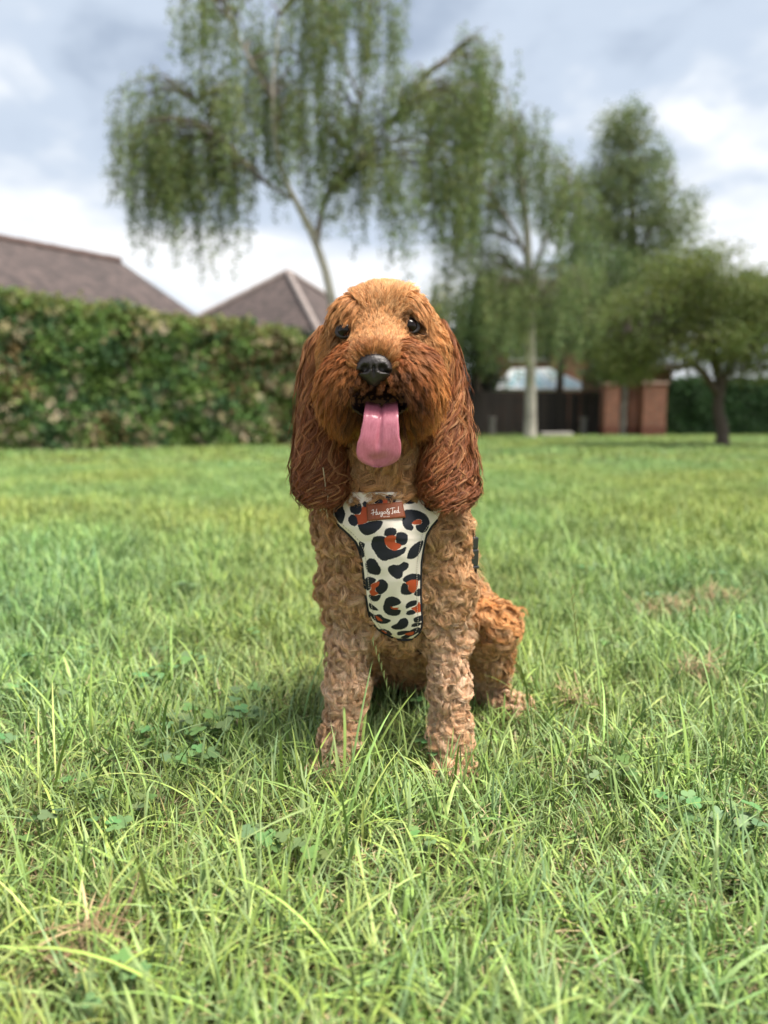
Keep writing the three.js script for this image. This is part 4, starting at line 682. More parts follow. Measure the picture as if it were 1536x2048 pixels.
// ---- eyes
eyes.forEach((e, i) => {
  const m = part('eye', new THREE.SphereGeometry(0.0088, 28, 20), new THREE.MeshPhysicalMaterial({ color: rgb(0.010, 0.006, 0.0045), roughness: 0.14, specularIntensity: 0.55 }), dog); m.position.copy(e);
  const lid = new THREE.TorusGeometry(0.0092, 0.0026, 8, 28); lid.scale(1.08, 0.8, 1); part('eyelid', lid, std(rgb(0.02, 0.013, 0.011), 0.5), m).position.z = 0.0025; m.children[0].rotation.set(-0.15, i ? 0.3 : -0.3, i ? -0.15 : 0.15);
});
// ---- mouth and tongue
{
  const g = new THREE.SphereGeometry(1, 30, 20); g.scale(mouthR.x * 0.985, mouthR.y * 0.97, mouthR.z * 0.985); { const I = [], P = g.attributes.position, q = g.index.array; for (let k = 0; k < q.length; k += 3) if (P.getZ(q[k]) < 0.012) I.push(q[k], q[k + 2], q[k + 1]); g.setIndex(I); g.computeVertexNormals(); }
  part('mouth', g, std(rgb(0.03, 0.012, 0.012), 0.6, { side: THREE.DoubleSide }), dog).position.copy(mouthP);
  const ctr = [L(763, 812, 0.80), L(763, 818, 0.778), L(762, 838, 0.765), L(760, 865, 0.762), L(758, 892, 0.762), L(757, 915, 0.764), L(757, 933, 0.769)], cu = new THREE.CatmullRomCurve3(ctr), wd = [33, 33, 34.5, 38, 44, 45, 40].map((x) => px(x, 0.764)), NU = 28, NV = 44, pos = [], idx = [], T = V(0, 0, 0);
  for (let s = 0; s < 2; s++) for (let j = 0; j <= NV; j++) {
    const v = j / NV, f = v * 6, i = Math.min(5, Math.floor(f)); let w = lerp(wd[i], wd[i + 1], sstep(f - i, 0, 1)); if (v > 0.72) w *= Math.sqrt(Math.max(0, 1 - Math.pow((v - 0.72) / 0.28, 2))); const c = cu.getPoint(v); cu.getTangent(v, T); const nn = V(0, -T.z, T.y).normalize(); if (nn.z < 0) nn.negate();
    for (let k = 0; k <= NU; k++) { const u = k / NU * 2 - 1, rim = Math.sqrt(Math.max(0, 1 - Math.pow(Math.abs(u), 4))), cup = 0.0045 * u * u * (1 - 0.6 * v) - 0.0022 * Math.exp(-u * u * 90) * (1 - sstep(v, 0.55, 0.85)) + 0.0004 * n3(u * 1.5, v * 3, 2) - 0.003 * Math.exp(-((v - 0.86) ** 2) * 160 - u * u * 5), th = (s ? -0.0045 : 0.0022) * rim * (1 - 0.35 * sstep(v, 0.9, 1)); const q = c.clone().addScaledVector(nn, cup + th); pos.push(q.x + u * w, q.y, q.z); }
  }
  const st = (NU + 1) * (NV + 1); for (let s = 0; s < 2; s++) for (let j = 0; j < NV; j++) for (let k = 0; k < NU; k++) { const a = s * st + j * (NU + 1) + k; s ? idx.push(a, a + 1, a + NU + 1, a + 1, a + NU + 2, a + NU + 1) : idx.push(a, a + NU + 1, a + 1, a + 1, a + NU + 1, a + NU + 2); }
  const tg = new THREE.BufferGeometry(); tg.setAttribute('position', new THREE.Float32BufferAttribute(pos, 3)); tg.setIndex(idx); tg.computeVertexNormals();
  const uv = []; for (let s = 0; s < 2; s++) for (let j = 0; j <= NV; j++) for (let k = 0; k <= NU; k++) uv.push(k / NU, j / NV); tg.setAttribute('uv', new THREE.Float32BufferAttribute(uv, 2));
  const bump = dataTex(256, 256, (u, v) => { const k = 0.5 + 0.5 * tile(u, v, 130); return [k, k, k]; }, false), tc = dataTex(128, 128, (u, v) => { const k = tile(u, v, 14) * 0.5 + tile(u, v, 50, 3) * 0.5; return [0.76 + 0.06 * k, 0.43 + 0.08 * k, 0.50 + 0.07 * k]; });
  part('tongue', tg, new THREE.MeshPhysicalMaterial({ map: tc, roughness: 0.4, bumpMap: bump, bumpScale: 0.0009, clearcoat: 0.5, clearcoatRoughness: 0.18, side: THREE.DoubleSide }), dog);
}

// ---------------------------------------------------------------- harness
{
  const h = thing('dog_harness', DB, 'cream chest harness with navy and rust leopard spots on the dog', 'harness');
  const W = 1536, H = 1865, cv = document.createElement('canvas'); cv.width = W; cv.height = H; const c = cv.getContext('2d'), r = mulberry(88);
  c.fillStyle = '#ebdfd0'; c.fillRect(0, 0, W, H);
  for (let i = 0; i < 9000; i++) { c.fillStyle = `rgba(${r() < 0.5 ? '120,100,80' : '255,250,240'},0.05)`; c.fillRect(r() * W, r() * H, rnd(r, 4, 14), 2); }
  const NAVY = '#11131f', RUST = '#b5491f';
  // the cloth laid flat: metres along the panel from its middle line (s) and from its neck edge (t)
  const ty = [0]; for (let y = 960; y < 1300; y++) { const m = (yy) => L(785, yy, panelD(785, clamp(yy, 984, 1277))); ty.push(ty[ty.length - 1] + m(y).distanceTo(m(y + 1))); }
  const tOf = (y) => { const f = clamp(y - 960, 0, 339.99), i = Math.floor(f); return lerp(ty[i], ty[i + 1], f - i); };
  const sOf = (x, y) => { const yy = clamp(y, 984, 1277), n = 12; let s = 0, p = L(785, yy, panelD(785, yy)); for (let i = 1; i <= n; i++) { const xx = lerp(785, x, i / n), q = L(xx, yy, panelD(xx, yy)); s += q.distanceTo(p); p = q; } return Math.sign(x - 785) * s; };
  const CW = 0.2, CH = ty[340], flat = (zx, zy) => { const x = 640 + zx * 280 / 1536, y = 960 + zy * 340 / 1865; return [(sOf(x, y) / CW + 0.5) * W, tOf(y) / CH * H]; };
  const blob = (col, ...q0) => {                            // an ink spot with a ragged rim
    const q = []; for (let i = 0; i < q0.length; i += 2) q.push(...flat(q0[i], q0[i + 1]));
    const n = q.length / 2, pts = []; let cx = 0, cy = 0; for (let i = 0; i < n; i++) { cx += q[2 * i] / n; cy += q[2 * i + 1] / n; }
    const cu = new THREE.CatmullRomCurve3(Array.from({ length: n }, (_, i) => V(q[2 * i], q[2 * i + 1], 0)), true), m = Math.round(cu.getLength() / 6);
    for (let i = 0; i < m; i++) { const p = cu.getPointAt(i / m), d = Math.hypot(p.x - cx, p.y - cy) || 1, k = (i % 2 ? rnd(r, 1, 9) : -rnd(r, 0, 4)); pts.push([p.x + (p.x - cx) / d * k, p.y + (p.y - cy) / d * k]); }
    c.fillStyle = col; c.beginPath(); pts.forEach(([x, y], i) => (i ? c.lineTo(x, y) : c.moveTo(x, y))); c.closePath(); c.fill();
  };
  const B = (...q) => blob(NAVY, ...q), O = (...q) => blob(RUST, ...q);
  B(205, 175, 245, 190, 255, 300, 275, 380, 235, 480, 190, 440, 160, 370, 175, 270); B(250, 110, 300, 85, 320, 180, 290, 200, 255, 150); B(110, 250, 130, 240, 135, 320, 115, 330);
  O(460, 300, 520, 290, 530, 440, 480, 480, 410, 485, 400, 440, 380, 380, 440, 375); B(330, 290, 370, 245, 430, 245, 455, 300, 440, 360, 380, 375, 335, 340); B(310, 430, 345, 380, 395, 400, 410, 480, 370, 505, 320, 470); B(420, 495, 480, 482, 550, 455, 685, 455, 670, 510, 610, 570, 530, 605, 460, 580); B(470, 250, 500, 235, 530, 265, 510, 300, 475, 285);
  B(570, 190, 620, 155, 690, 190, 690, 250, 610, 255); B(720, 180, 780, 165, 835, 215, 820, 245, 745, 245); O(700, 190, 740, 235, 735, 262, 695, 255); B(900, 150, 1000, 140, 1055, 200, 1030, 250, 970, 262, 905, 230); B(330, 60, 360, 70, 380, 120, 345, 115);
  B(905, 440, 925, 340, 980, 325, 1060, 335, 1150, 375, 1200, 450, 1180, 540, 1130, 580, 1060, 540, 1052, 500, 1110, 480, 1115, 440, 1060, 436, 1010, 480, 1028, 512, 1010, 550, 950, 540, 910, 490); O(1010, 478, 1050, 440, 1112, 440, 1110, 478, 1050, 488); B(1145, 270, 1200, 290, 1245, 345, 1200, 335, 1150, 300);
  B(565, 690, 590, 630, 660, 615, 715, 630, 720, 680, 730, 730, 800, 770, 880, 760, 940, 735, 930, 790, 860, 840, 760, 870, 700, 885, 640, 850, 600, 790, 570, 740); B(705, 600, 715, 550, 760, 525, 830, 540, 835, 590, 800, 615, 720, 615); B(830, 640, 850, 580, 900, 575, 955, 600, 955, 680, 910, 715, 850, 700); O(710, 640, 760, 612, 830, 620, 825, 680, 890, 712, 870, 750, 820, 772, 760, 750, 718, 700);
  B(430, 680, 490, 700, 480, 760, 490, 830, 465, 850, 440, 780); B(1060, 690, 1130, 665, 1110, 760, 1050, 850, 960, 860, 975, 780, 1010, 730); B(505, 910, 540, 865, 600, 870, 640, 930, 665, 980, 650, 1035, 600, 1040, 530, 1010, 505, 960); B(750, 960, 800, 930, 860, 935, 920, 900, 970, 920, 960, 970, 910, 1010, 900, 1060, 850, 1085, 800, 1060, 755, 1010);
  B(500, 1080, 550, 1065, 610, 1090, 600, 1120, 560, 1150, 550, 1200, 520, 1210, 490, 1150); B(640, 1100, 700, 1095, 745, 1150, 720, 1220, 650, 1255, 610, 1200, 620, 1160); B(540, 1260, 600, 1270, 665, 1260, 640, 1320, 590, 1330, 550, 1300); O(560, 1150, 600, 1130, 650, 1115, 640, 1160, 605, 1190, 610, 1220, 640, 1245, 580, 1270, 540, 1225, 560, 1200);
  B(910, 1090, 950, 1050, 1010, 1030, 1095, 1040, 1095, 1100, 1020, 1110, 960, 1125, 920, 1110); B(890, 1180, 920, 1130, 960, 1150, 970, 1200, 1010, 1240, 960, 1260, 895, 1245); B(1040, 1230, 1095, 1190, 1095, 1270, 1040, 1265); O(940, 1130, 1000, 1100, 1070, 1100, 1065, 1180, 1020, 1240, 970, 1200, 970, 1155);
  B(700, 1370, 730, 1300, 790, 1280, 870, 1310, 885, 1350, 830, 1380, 790, 1390, 830, 1415, 885, 1430, 860, 1480, 800, 1490, 730, 1465, 695, 1420); O(775, 1385, 800, 1400, 865, 1402, 840, 1420, 790, 1415); B(940, 1380, 980, 1335, 1060, 1325, 1050, 1370, 1000, 1390, 950, 1410); O(1000, 1410, 1060, 1380, 1085, 1340, 1110, 1400, 1105, 1440, 1060, 1455, 1030, 1430); B(950, 1450, 1010, 1425, 1050, 1455, 1000, 1480, 950, 1475);
  B(540, 1350, 590, 1380, 640, 1430, 580, 1425, 545, 1400); B(540, 1440, 600, 1480, 660, 1475, 700, 1510, 775, 1540, 720, 1575, 650, 1570, 580, 1520); O(610, 1490, 650, 1510, 685, 1545, 640, 1540); B(780, 1610, 850, 1570, 880, 1530, 940, 1515, 970, 1560, 950, 1610, 880, 1640, 810, 1635); B(1030, 1520, 1110, 1490, 1110, 1545, 1040, 1560); B(1005, 1590, 1060, 1565, 1120, 1570, 1080, 1600, 1010, 1610);
  B(650, 1640, 700, 1635, 760, 1660, 790, 1700, 740, 1710, 690, 1690); O(660, 1650, 730, 1670, 710, 1700); B(850, 1670, 920, 1655, 1000, 1660, 940, 1690, 860, 1705); B(1010, 1640, 1090, 1620, 1110, 1650, 1050, 1690, 960, 1735, 890, 1730, 950, 1690); O(930, 1690, 1030, 1665, 1010, 1700, 950, 1700);
  const tex = new THREE.CanvasTexture(cv); tex.colorSpace = THREE.SRGBColorSpace; tex.magFilter = THREE.LinearFilter;
  // padded panel: front, back and rim
  const NU = 40, NV = 90, pos = [], uv = [], idx = [], sN = (NU + 1) * (NV + 1), y0 = 984, y1 = 1277, pt = (u, y, off) => { const x = lerp(edge(y, 1), edge(y, 2), u), e = Math.min(u, 1 - u) * (edge(y, 2) - edge(y, 1)), puff = 0.0022 * (1 - Math.exp(-e / 7)) + 0.0012 * n3(x * 0.02, y * 0.025, 4) - 0.0009 * Math.exp(-((e - 6) ** 2) / 3); return L(x, y, panelD(x, y) - puff + off); };
  const U = (p, u, y) => { pos.push(p.x, p.y, p.z); const x = lerp(edge(y, 1), edge(y, 2), u); uv.push(sOf(x, y) / CW + 0.5, 1 - tOf(y) / CH); };
  for (let s = 0; s < 2; s++) for (let j = 0; j <= NV; j++) for (let i = 0; i <= NU; i++) { const y = lerp(y0, y1, j / NV); U(pt(i / NU, y, s ? 0.0055 : 0), i / NU, y); }
  for (let j = 0; j < NV; j++) for (let i = 0; i < NU; i++) { const a = j * (NU + 1) + i; idx.push(a, a + NU + 1, a + 1, a + 1, a + NU + 1, a + NU + 2); const b = a + sN; idx.push(b, b + 1, b + NU + 1, b + 1, b + NU + 2, b + NU + 1); }
  const ring = []; for (let i = 0; i <= NU; i++) ring.push(i); for (let j = 1; j <= NV; j++) ring.push(j * (NU + 1) + NU); for (let i = NU - 1; i >= 0; i--) ring.push(NV * (NU + 1) + i); for (let j = NV - 1; j >= 1; j--) ring.push(j * (NU + 1));
  ring.forEach((a, i) => { const b = ring[(i + 1) % ring.length]; idx.push(a, b, b + sN, a, b + sN, a + sN); });
  const g = new THREE.BufferGeometry(); g.setAttribute('position', new THREE.Float32BufferAttribute(pos, 3)); g.setAttribute('uv', new THREE.Float32BufferAttribute(uv, 2)); g.setIndex(idx); g.computeVertexNormals();
  const weave = dataTex(256, 256, (u, v) => { const k = 0.5 + 0.25 * Math.sin(u * 6.283 * 64) * Math.sin(v * 6.283 * 64) + 0.2 * tile(u, v, 12); return [k, k, k]; }, false, [3, 3]);
  const panel = part('chest_panel', g, new THREE.MeshPhysicalMaterial({ map: tex, roughness: 0.7, bumpMap: weave, bumpScale: 0.0003, sheen: 0.2, sheenRoughness: 0.6, sheenColor: rgb(0.8, 0.75, 0.7), side: THREE.DoubleSide }), h);
  const lining = std(rgb(0.012, 0.012, 0.016), 0.8);
  const path = (k) => { const q = []; for (let y = 1040; y <= 1274; y += 13) q.push(L(edge(y, k) + (k === 1 ? -1.5 : 1), y, panelD(edge(y, k), y) + 0.0056)); return q; };
  for (const k of [1, 2]) { const q = path(k); part('binding', taperTube(q, q.map(() => 0.0019), 60, 7), lining, h); }
  const bq = []; for (let i = 0; i <= 12; i++) { const u = i / 12, y = 1277 + 2.5 * Math.sin(u * 3.14); bq.push(L(lerp(edge(1277, 1), edge(1277, 2), u), y, panelD(lerp(795, 824, u), 1277) + 0.003)); } part('binding', taperTube(bq, bq.map(() => 0.002), 24, 7), lining, h);
  for (const k of [1, 2]) { const st = []; for (let y = 1046; y < 1262; y += 4.4) { const x = edge(y, k) + (k === 1 ? 6.5 : -6.5), x2 = edge(y + 2.6, k) + (k === 1 ? 6.5 : -6.5), P = (xx, yy) => L(xx, yy, panelD(xx, yy) - 0.0019); st.push(taperTube([P(x, y), P((x + x2) / 2, y + 1.3), P(x2, y + 2.6)], [0.00035, 0.00045, 0.00035], 3, 4, 0, false)); } part('stitching', mergeGeometries(st), std(rgb(0.55, 0.48, 0.40), 0.8), panel, 'stuff'); }
  // leather label
  const lc = document.createElement('canvas'); lc.width = 512; lc.height = 228; const q = lc.getContext('2d'); q.fillStyle = '#8a4522'; q.fillRect(0, 0, 512, 228);
  for (let i = 0; i < 2600; i++) { q.fillStyle = `rgba(${r() < 0.5 ? '60,22,8' : '190,110,60'},0.09)`; q.beginPath(); q.arc(r() * 512, r() * 228, rnd(r, 1, 7), 0, 7); q.fill(); }
  q.strokeStyle = '#5a2a12'; q.lineWidth = 3; q.setLineDash([11, 6]); q.strokeRect(13, 13, 486, 202); q.setLineDash([]);
  q.strokeStyle = '#f4ece2'; q.lineWidth = 7.5; q.lineCap = q.lineJoin = 'round';
  const S = (...p) => { q.beginPath(); q.moveTo(p[0], p[1]); for (let i = 2; i < p.length; i += 4) q.quadraticCurveTo(p[i], p[i + 1], p[i + 2], p[i + 3]); q.stroke(); };
  S(72, 92, 90, 70, 98, 82, 96, 110, 82, 152); S(60, 128, 100, 112, 138, 116); S(142, 74, 128, 110, 122, 150, 128, 156, 140, 140);       // H
  S(148, 116, 140, 150, 154, 150, 168, 148, 174, 116, 168, 150, 184, 148);                                                               // u
  S(214, 120, 190, 112, 190, 134, 194, 152, 214, 128, 216, 170, 196, 184, 176, 184, 190, 164, 206, 152, 224, 144);                       // g
  S(246, 118, 226, 122, 230, 140, 242, 156, 254, 138, 258, 118, 244, 118);                                                               // o
  S(306, 150, 276, 112, 278, 92, 292, 70, 302, 90, 294, 110, 270, 132, 266, 158, 300, 160, 308, 124, 314, 120);                         // &
  S(322, 88, 350, 70, 392, 78); S(362, 80, 352, 120, 350, 156, 342, 164, 334, 150);                                                      // T
  S(368, 138, 396, 132, 392, 118, 376, 112, 370, 140, 376, 158, 400, 142);                                                               // e
  S(430, 122, 408, 112, 406, 138, 412, 158, 430, 130); S(444, 66, 432, 110, 430, 144, 434, 156, 448, 146);                               // d
  q.fillStyle = '#f0e4d6'; q.font = 'bold 21px sans-serif'; q.textAlign = 'center'; q.fillText('EST 2020', 262, 196);
  const lt = new THREE.CanvasTexture(lc); lt.colorSpace = THREE.SRGBColorSpace; lt.magFilter = THREE.LinearFilter;
  { const n1 = 20, m1 = 8, ps = [], us = [], ix = [], cor = [[505, 268], [905, 238], [940, 412], [520, 452]].map(([x, y]) => [640 + x * 280 / 1536, 960 + y * 340 / 1865]), stt = (n1 + 1) * (m1 + 1);
    for (let s = 0; s < 2; s++) for (let j = 0; j <= m1; j++) for (let i = 0; i <= n1; i++) { const u = i / n1, v = j / m1, x = lerp(lerp(cor[0][0], cor[1][0], u), lerp(cor[3][0], cor[2][0], u), v), y = lerp(lerp(cor[0][1], cor[1][1], u), lerp(cor[3][1], cor[2][1], u), v), e = Math.min(u * n1, (n1 - u * n1), v * m1, m1 - v * m1) < 0.5 ? 0.0005 : 0; const p = L(x, y, panelD(x, y) - (s ? 0.002 : 0.0045 - e)); ps.push(p.x, p.y, p.z); us.push(u, 1 - v); }
    for (let j = 0; j < m1; j++) for (let i = 0; i < n1; i++) { const a = j * (n1 + 1) + i; ix.push(a, a + n1 + 1, a + 1, a + 1, a + n1 + 1, a + n1 + 2); }
    const rg = []; for (let i = 0; i <= n1; i++) rg.push(i); for (let j = 1; j <= m1; j++) rg.push(j * (n1 + 1) + n1); for (let i = n1 - 1; i >= 0; i--) rg.push(m1 * (n1 + 1) + i); for (let j = m1 - 1; j >= 1; j--) rg.push(j * (n1 + 1)); rg.forEach((a, i) => { const b = rg[(i + 1) % rg.length]; ix.push(a, b, b + stt, a, b + stt, a + stt); });
    const lg = new THREE.BufferGeometry(); lg.setAttribute('position', new THREE.Float32BufferAttribute(ps, 3)); lg.setAttribute('uv', new THREE.Float32BufferAttribute(us, 2)); lg.setIndex(ix); lg.computeVertexNormals();
    part('leather_label', lg, std(0xffffff, 0.55, { map: lt, side: THREE.DoubleSide }), panel).userData.label = 'stitched brown leather label with white lettering'; }
  // girth strap round the barrel, with its buckle on the flank
  const cB = L(800, 1130, 1.0), ringPts = [], q2 = V(0, 0, 0);
  for (let i = 0; i < 56; i++) { const a = i / 56 * 6.28318; let rr2 = 0.03; for (let k = 0; k < 60; k++) { q2.set(cB.x + Math.cos(a) * rr2, cB.y + Math.sin(a) * rr2, cB.z); const dd = body.at(q2.x, q2.y, q2.z); if (dd > 0.011) break; rr2 += Math.max(0.001, (0.0112 - dd) * 0.7); } ringPts.push([q2.clone(), V(Math.cos(a), Math.sin(a), 0)]); }
  const sp_ = [], si = []; ringPts.forEach(([p, n]) => { for (const [dz, o] of [[-0.01, 0], [0.01, 0], [0.01, 0.0018], [-0.01, 0.0018]]) sp_.push(p.x + n.x * o, p.y + n.y * o, p.z + dz); }); for (let i = 0; i < 56; i++) for (let k = 0; k < 4; k++) { const a = i * 4 + k, b = i * 4 + (k + 1) % 4, c2 = ((i + 1) % 56) * 4 + k, d2 = ((i + 1) % 56) * 4 + (k + 1) % 4; si.push(a, c2, b, b, c2, d2); }
  const sg = new THREE.BufferGeometry(); sg.setAttribute('position', new THREE.Float32BufferAttribute(sp_, 3)); sg.setIndex(si); sg.computeVertexNormals(); part('girth_strap', sg, std(rgb(0.014, 0.014, 0.016), 0.75, { side: THREE.DoubleSide }), h);
  const bk = new THREE.Group(); bk.name = 'buckle'; h.add(bk); bk.position.copy(L(945, 1106, 0.94)); bk.rotation.set(0, 0.95, -0.1);
  const plast = std(rgb(0.012, 0.012, 0.014), 0.35); part('buckle_body', new RoundedBoxGeometry(0.024, 0.022, 0.007, 3, 0.0025), plast, bk).position.y = -0.006; part('buckle_tongue', new RoundedBoxGeometry(0.02, 0.016, 0.006, 3, 0.0022), plast, bk).position.y = 0.0125; part('buckle_bar', new RoundedBoxGeometry(0.027, 0.0045, 0.009, 3, 0.002), plast, bk).position.y = -0.0185;
  part('webbing_loop', new RoundedBoxGeometry(0.006, 0.016, 0.004, 2, 0.0015).rotateY(0.8), std(rgb(0.62, 0.06, 0.36), 0.7), h).position.copy(L(942, 1150, 0.935));
}
{ // bits of straw caught in the ear hair
  const s = thing('dry_straw', L(655, 1010, 0.84).add(DB), 'thin pale straw caught in the ear hair beside the harness', 'straw'), o = s.position, rr = mulberry(5), P = (x, y, D) => A(x, y, D).sub(o), m = std(rgb(0.44, 0.35, 0.21), 0.85);
  for (const q of [[[646, 935], [651, 975], [648, 1020]], [[640, 1022], [652, 1008], [664, 1000]], [[644, 985], [650, 1005], [655, 1035]], [[650, 1002], [658, 1004], [662, 1012]], [[647, 1018], [655, 1002], [656, 985]]]) part('stalk', taperTube(q.map(([x, y]) => P(x, y, 0.832 + rr() * 0.006)), [0.0007, 0.0009, 0.0005], 8, 5), m, s);
}
// ---------------------------------------------------------------- grass
{
  const r = mulberry(909);
  const greens = [[0.19, 0.282, 0.07], [0.24, 0.345, 0.085], [0.15, 0.236, 0.07], [0.29, 0.372, 0.12], [0.213, 0.295, 0.12]], dry = [0.42, 0.34, 0.19], brownC = [0.20, 0.14, 0.07];
  function bladeInto(T, p, az, lean, len, wid, col, seg, bend, rr) {      // a narrow arching blade with a folded midrib
    const dx = Math.cos(az), dz = Math.sin(az), sx = -dz, sz = dx; let x = p.x, y = p.y, z = p.z, a = lean, prev = -1; const kink = rr() < 0.28 ? rnd(rr, 0.3, 0.8) : 2;
    for (let i = 0; i <= seg; i++) {
      const s = i / seg, w = wid * 0.5 * Math.min(1, 0.6 + s) * (s < 0.45 ? 1 : Math.sqrt(Math.max(0.001, 1 - (s - 0.45) / 0.55))), ca = Math.cos(a), sa = Math.sin(a), nx = -ca * dx, ny = sa, nz = -ca * dz;
      const u = T.vert(x - sx * w, y, z - sz * w, nx - sx * 0.35, ny, nz - sz * 0.35, col), v = T.vert(x + sx * w, y, z + sz * w, nx + sx * 0.35, ny, nz + sz * 0.35, col);
      if (prev >= 0) { T.tri(prev, prev + 1, v); T.tri(prev, v, u); } prev = u;
      a += bend / seg + (s < kink && s + 1 / seg >= kink ? 1.1 : 0); x += Math.sin(a) * dx * len / seg; z += Math.sin(a) * dz * len / seg; y += Math.cos(a) * len / seg;
    }
  }
  function fixWinding(g) {                                                // faces follow their normals
    const P = g.attributes.position, N = g.attributes.normal, I = g.index.array, a = V(0, 0, 0), b = V(0, 0, 0), c = V(0, 0, 0), n = V(0, 0, 0);
    for (let i = 0; i < I.length; i += 3) { a.fromBufferAttribute(P, I[i]); b.fromBufferAttribute(P, I[i + 1]).sub(a); c.fromBufferAttribute(P, I[i + 2]).sub(a); n.fromBufferAttribute(N, I[i]); if (b.cross(c).dot(n) < 0) { const t = I[i + 1]; I[i + 1] = I[i + 2]; I[i + 2] = t; } }
    return g;
  }
  function clump(seed, n, R, h0, h1, w0, w1, seg, dryShare, lean) {
    const rr = mulberry(seed), T = new Tris(n * 12, n * 30);
    for (let k = 0; k < n; k++) {
      const a = rr() * 6.283, q = Math.sqrt(rr()) * R, d = rr() < dryShare, g = rnd(rr, 0.8, 1.2), base = d ? (rr() < 0.6 ? dry : brownC) : greens[Math.floor(rr() * 5)];
      bladeInto(T, V(Math.cos(a) * q, -0.004, Math.sin(a) * q), rr() * 6.283, d ? rnd(rr, 0.7, 1.45) : Math.abs(gauss(rr)) * lean, rnd(rr, h0, h1) * (d ? 0.8 : 1), rnd(rr, w0, w1) * (d ? 0.7 : 1), base.map((c) => c * g), seg, rnd(rr, 0.1, 1.3), rr);
    }
    return fixWinding(T.build());
  }
  const grassMat = new THREE.MeshPhysicalMaterial({ color: 0xffffff, vertexColors: true, roughness: 0.5, side: THREE.DoubleSide, specularIntensity: 0.5 });
  const near = [0, 1, 2, 3, 4, 5].map((k) => clump(1000 + k, 19, 0.022, 0.03, [0.062, 0.07, 0.055, 0.085, 0.065, 0.06][k], 0.0013, [0.0023, 0.0028, 0.002, 0.0036, 0.0025, 0.0021][k], 5, [0.18, 0.14, 0.28, 0.08, 0.2, 0.16][k], 0.85));
  const mat_ = [0, 1, 2].map((k) => clump(1050 + k, 14, 0.035, 0.03, 0.075, 0.0012, 0.0024, 4, 0.5, 2.2));
  const mid = [0, 1, 2].map((k) => clump(1100 + k, 18, 0.045, 0.035, 0.075, 0.0022, 0.0046, 4, 0.08, 1.0));
  const far = [0, 1, 2].map((k) => clump(1200 + k, 30, 0.14, 0.04, 0.075, 0.006, 0.012, 3, 0.05, 1.15));
  function sow(geos, d0, d1, perM2, side, scale, label, keep) {
    const lists = geos.map(() => []);
    // rows of ground strips ahead of the camera, a little wider than the view
    const strips = 60; for (let s = 0; s < strips; s++) {
      const a = lerp(d0, d1, s / strips), b = lerp(d0, d1, (s + 1) / strips), half = (b * 0.55 + side), n = Math.round((b - a) * half * 2 * perM2);
      for (let k = 0; k < n; k++) {
        const x = rnd(r, -half, half), z = -rnd(r, a, b), patch = n2(x * 2.3 + 31, z * 2.3), pb = n2(x * 0.5 + 3, z * 0.5 + 8), fine = n2(x * 9, z * 9 + 2); if (keep && !keep(x, z, fine)) continue;
        const g = 1 + 0.18 * patch + 0.12 * rnd(r, -1, 1), yel = 1 + 0.16 * pb + 0.1 * rnd(r, -1, 1);
        tmpQ.setFromEuler(new THREE.Euler(rnd(r, -0.18, 0.18), r() * 6.283, rnd(r, -0.18, 0.18)));
        lists[Math.floor(r() * geos.length)].push([compose(V(x, groundY(x, z), z), tmpQ, scale * rnd(r, 0.7, 1.25) * (1 + 0.18 * patch)), rgb(g * yel, g, g * (2 - yel) * 0.98)]);
      }
    }
    const total = lists.reduce((s, l) => s + l.length, 0);
    return lists;
  }
  const lawn = thing('lawn_grass', V(0, 0, 0), 'unmown green grass with dry blades covering the whole lawn', 'grass'); lawn.userData.kind = 'stuff';
  const put = (geos, lists, nm) => lists.forEach((l, i) => instances(nm, geos[i], grassMat, l, lawn));
  put(near, sow(near, 0.22, 2.1, 2700, 0.5, 1, 'near', (x, z, f) => f > -0.75), 'grass_blades');
  put(mid, sow(mid, 2.0, 7, 900, 1.6, 1, 'mid'), 'grass_blades');
  put(far, sow(far, 6.5, 30, 75, 6, 1, 'far'), 'grass_blades');
  put(mat_, sow(mat_, 0.22, 2.6, 900, 0.3, 1, 'thatch'), 'thatch');
  // single long blades and seed stalks standing above the sward
  const tall = [0, 1, 2, 3, 4].map((k) => clump(1300 + k, 3, 0.03, 0.09, 0.15, 0.0018, 0.0034, 8, 0.0, 0.55));
  put(tall, sow(tall, 0.3, 2.4, 150, 0.35, 1, 'tall'), 'long_blades');
  const stalks = [0, 1, 2, 3].map((k) => { const rr = mulberry(1400 + k), T = new Tris(600, 1500), az = rr() * 6.28, lean = rnd(rr, 0.05, 0.4), bend = rnd(rr, 0.1, 0.5), len = rnd(rr, 0.13, 0.19), c = [0.20, 0.28, 0.085]; bladeInto(T, V(0, -0.004, 0), az, lean, len, 0.0016, c, 10, bend, () => 0.5); bladeInto(T, V(0, -0.004, 0), az + 1.57, 0.02, len * 0.5, 0.0022, c, 6, 0.6, () => 0.5);
    let a = lean, x = 0, y = 0, z = 0; const P = []; for (let i = 0; i <= 10; i++) { P.push([x, y, z, a]); a += bend / 10; x += Math.sin(a) * Math.cos(az) * len / 10; z += Math.sin(a) * Math.sin(az) * len / 10; y += Math.cos(a) * len / 10; }
    for (let i = 0; i < 13; i++) { const s = 0.64 + 0.36 * i / 13, f = s * 10, j = Math.min(9, Math.floor(f)), q = [0, 1, 2].map((m) => lerp(P[j][m], P[j + 1][m], f - j)); for (const sd of [i % 2 ? 1 : -1]) leafInto(T, V(q[0], q[1] - 0.004, q[2]), V(Math.cos(az + 1.57) * 0.3 * sd, 1, Math.sin(az + 1.57) * 0.3 * sd).normalize(), V(Math.cos(az), 0.1, Math.sin(az)), 0.0085, 0.0019, [0.30, 0.36, 0.15]); }
    return fixWinding(T.build()); });
  put(stalks, sow(stalks, 0.34, 3, 26, 0.3, 1, 'stalks'), 'seed_stalk');
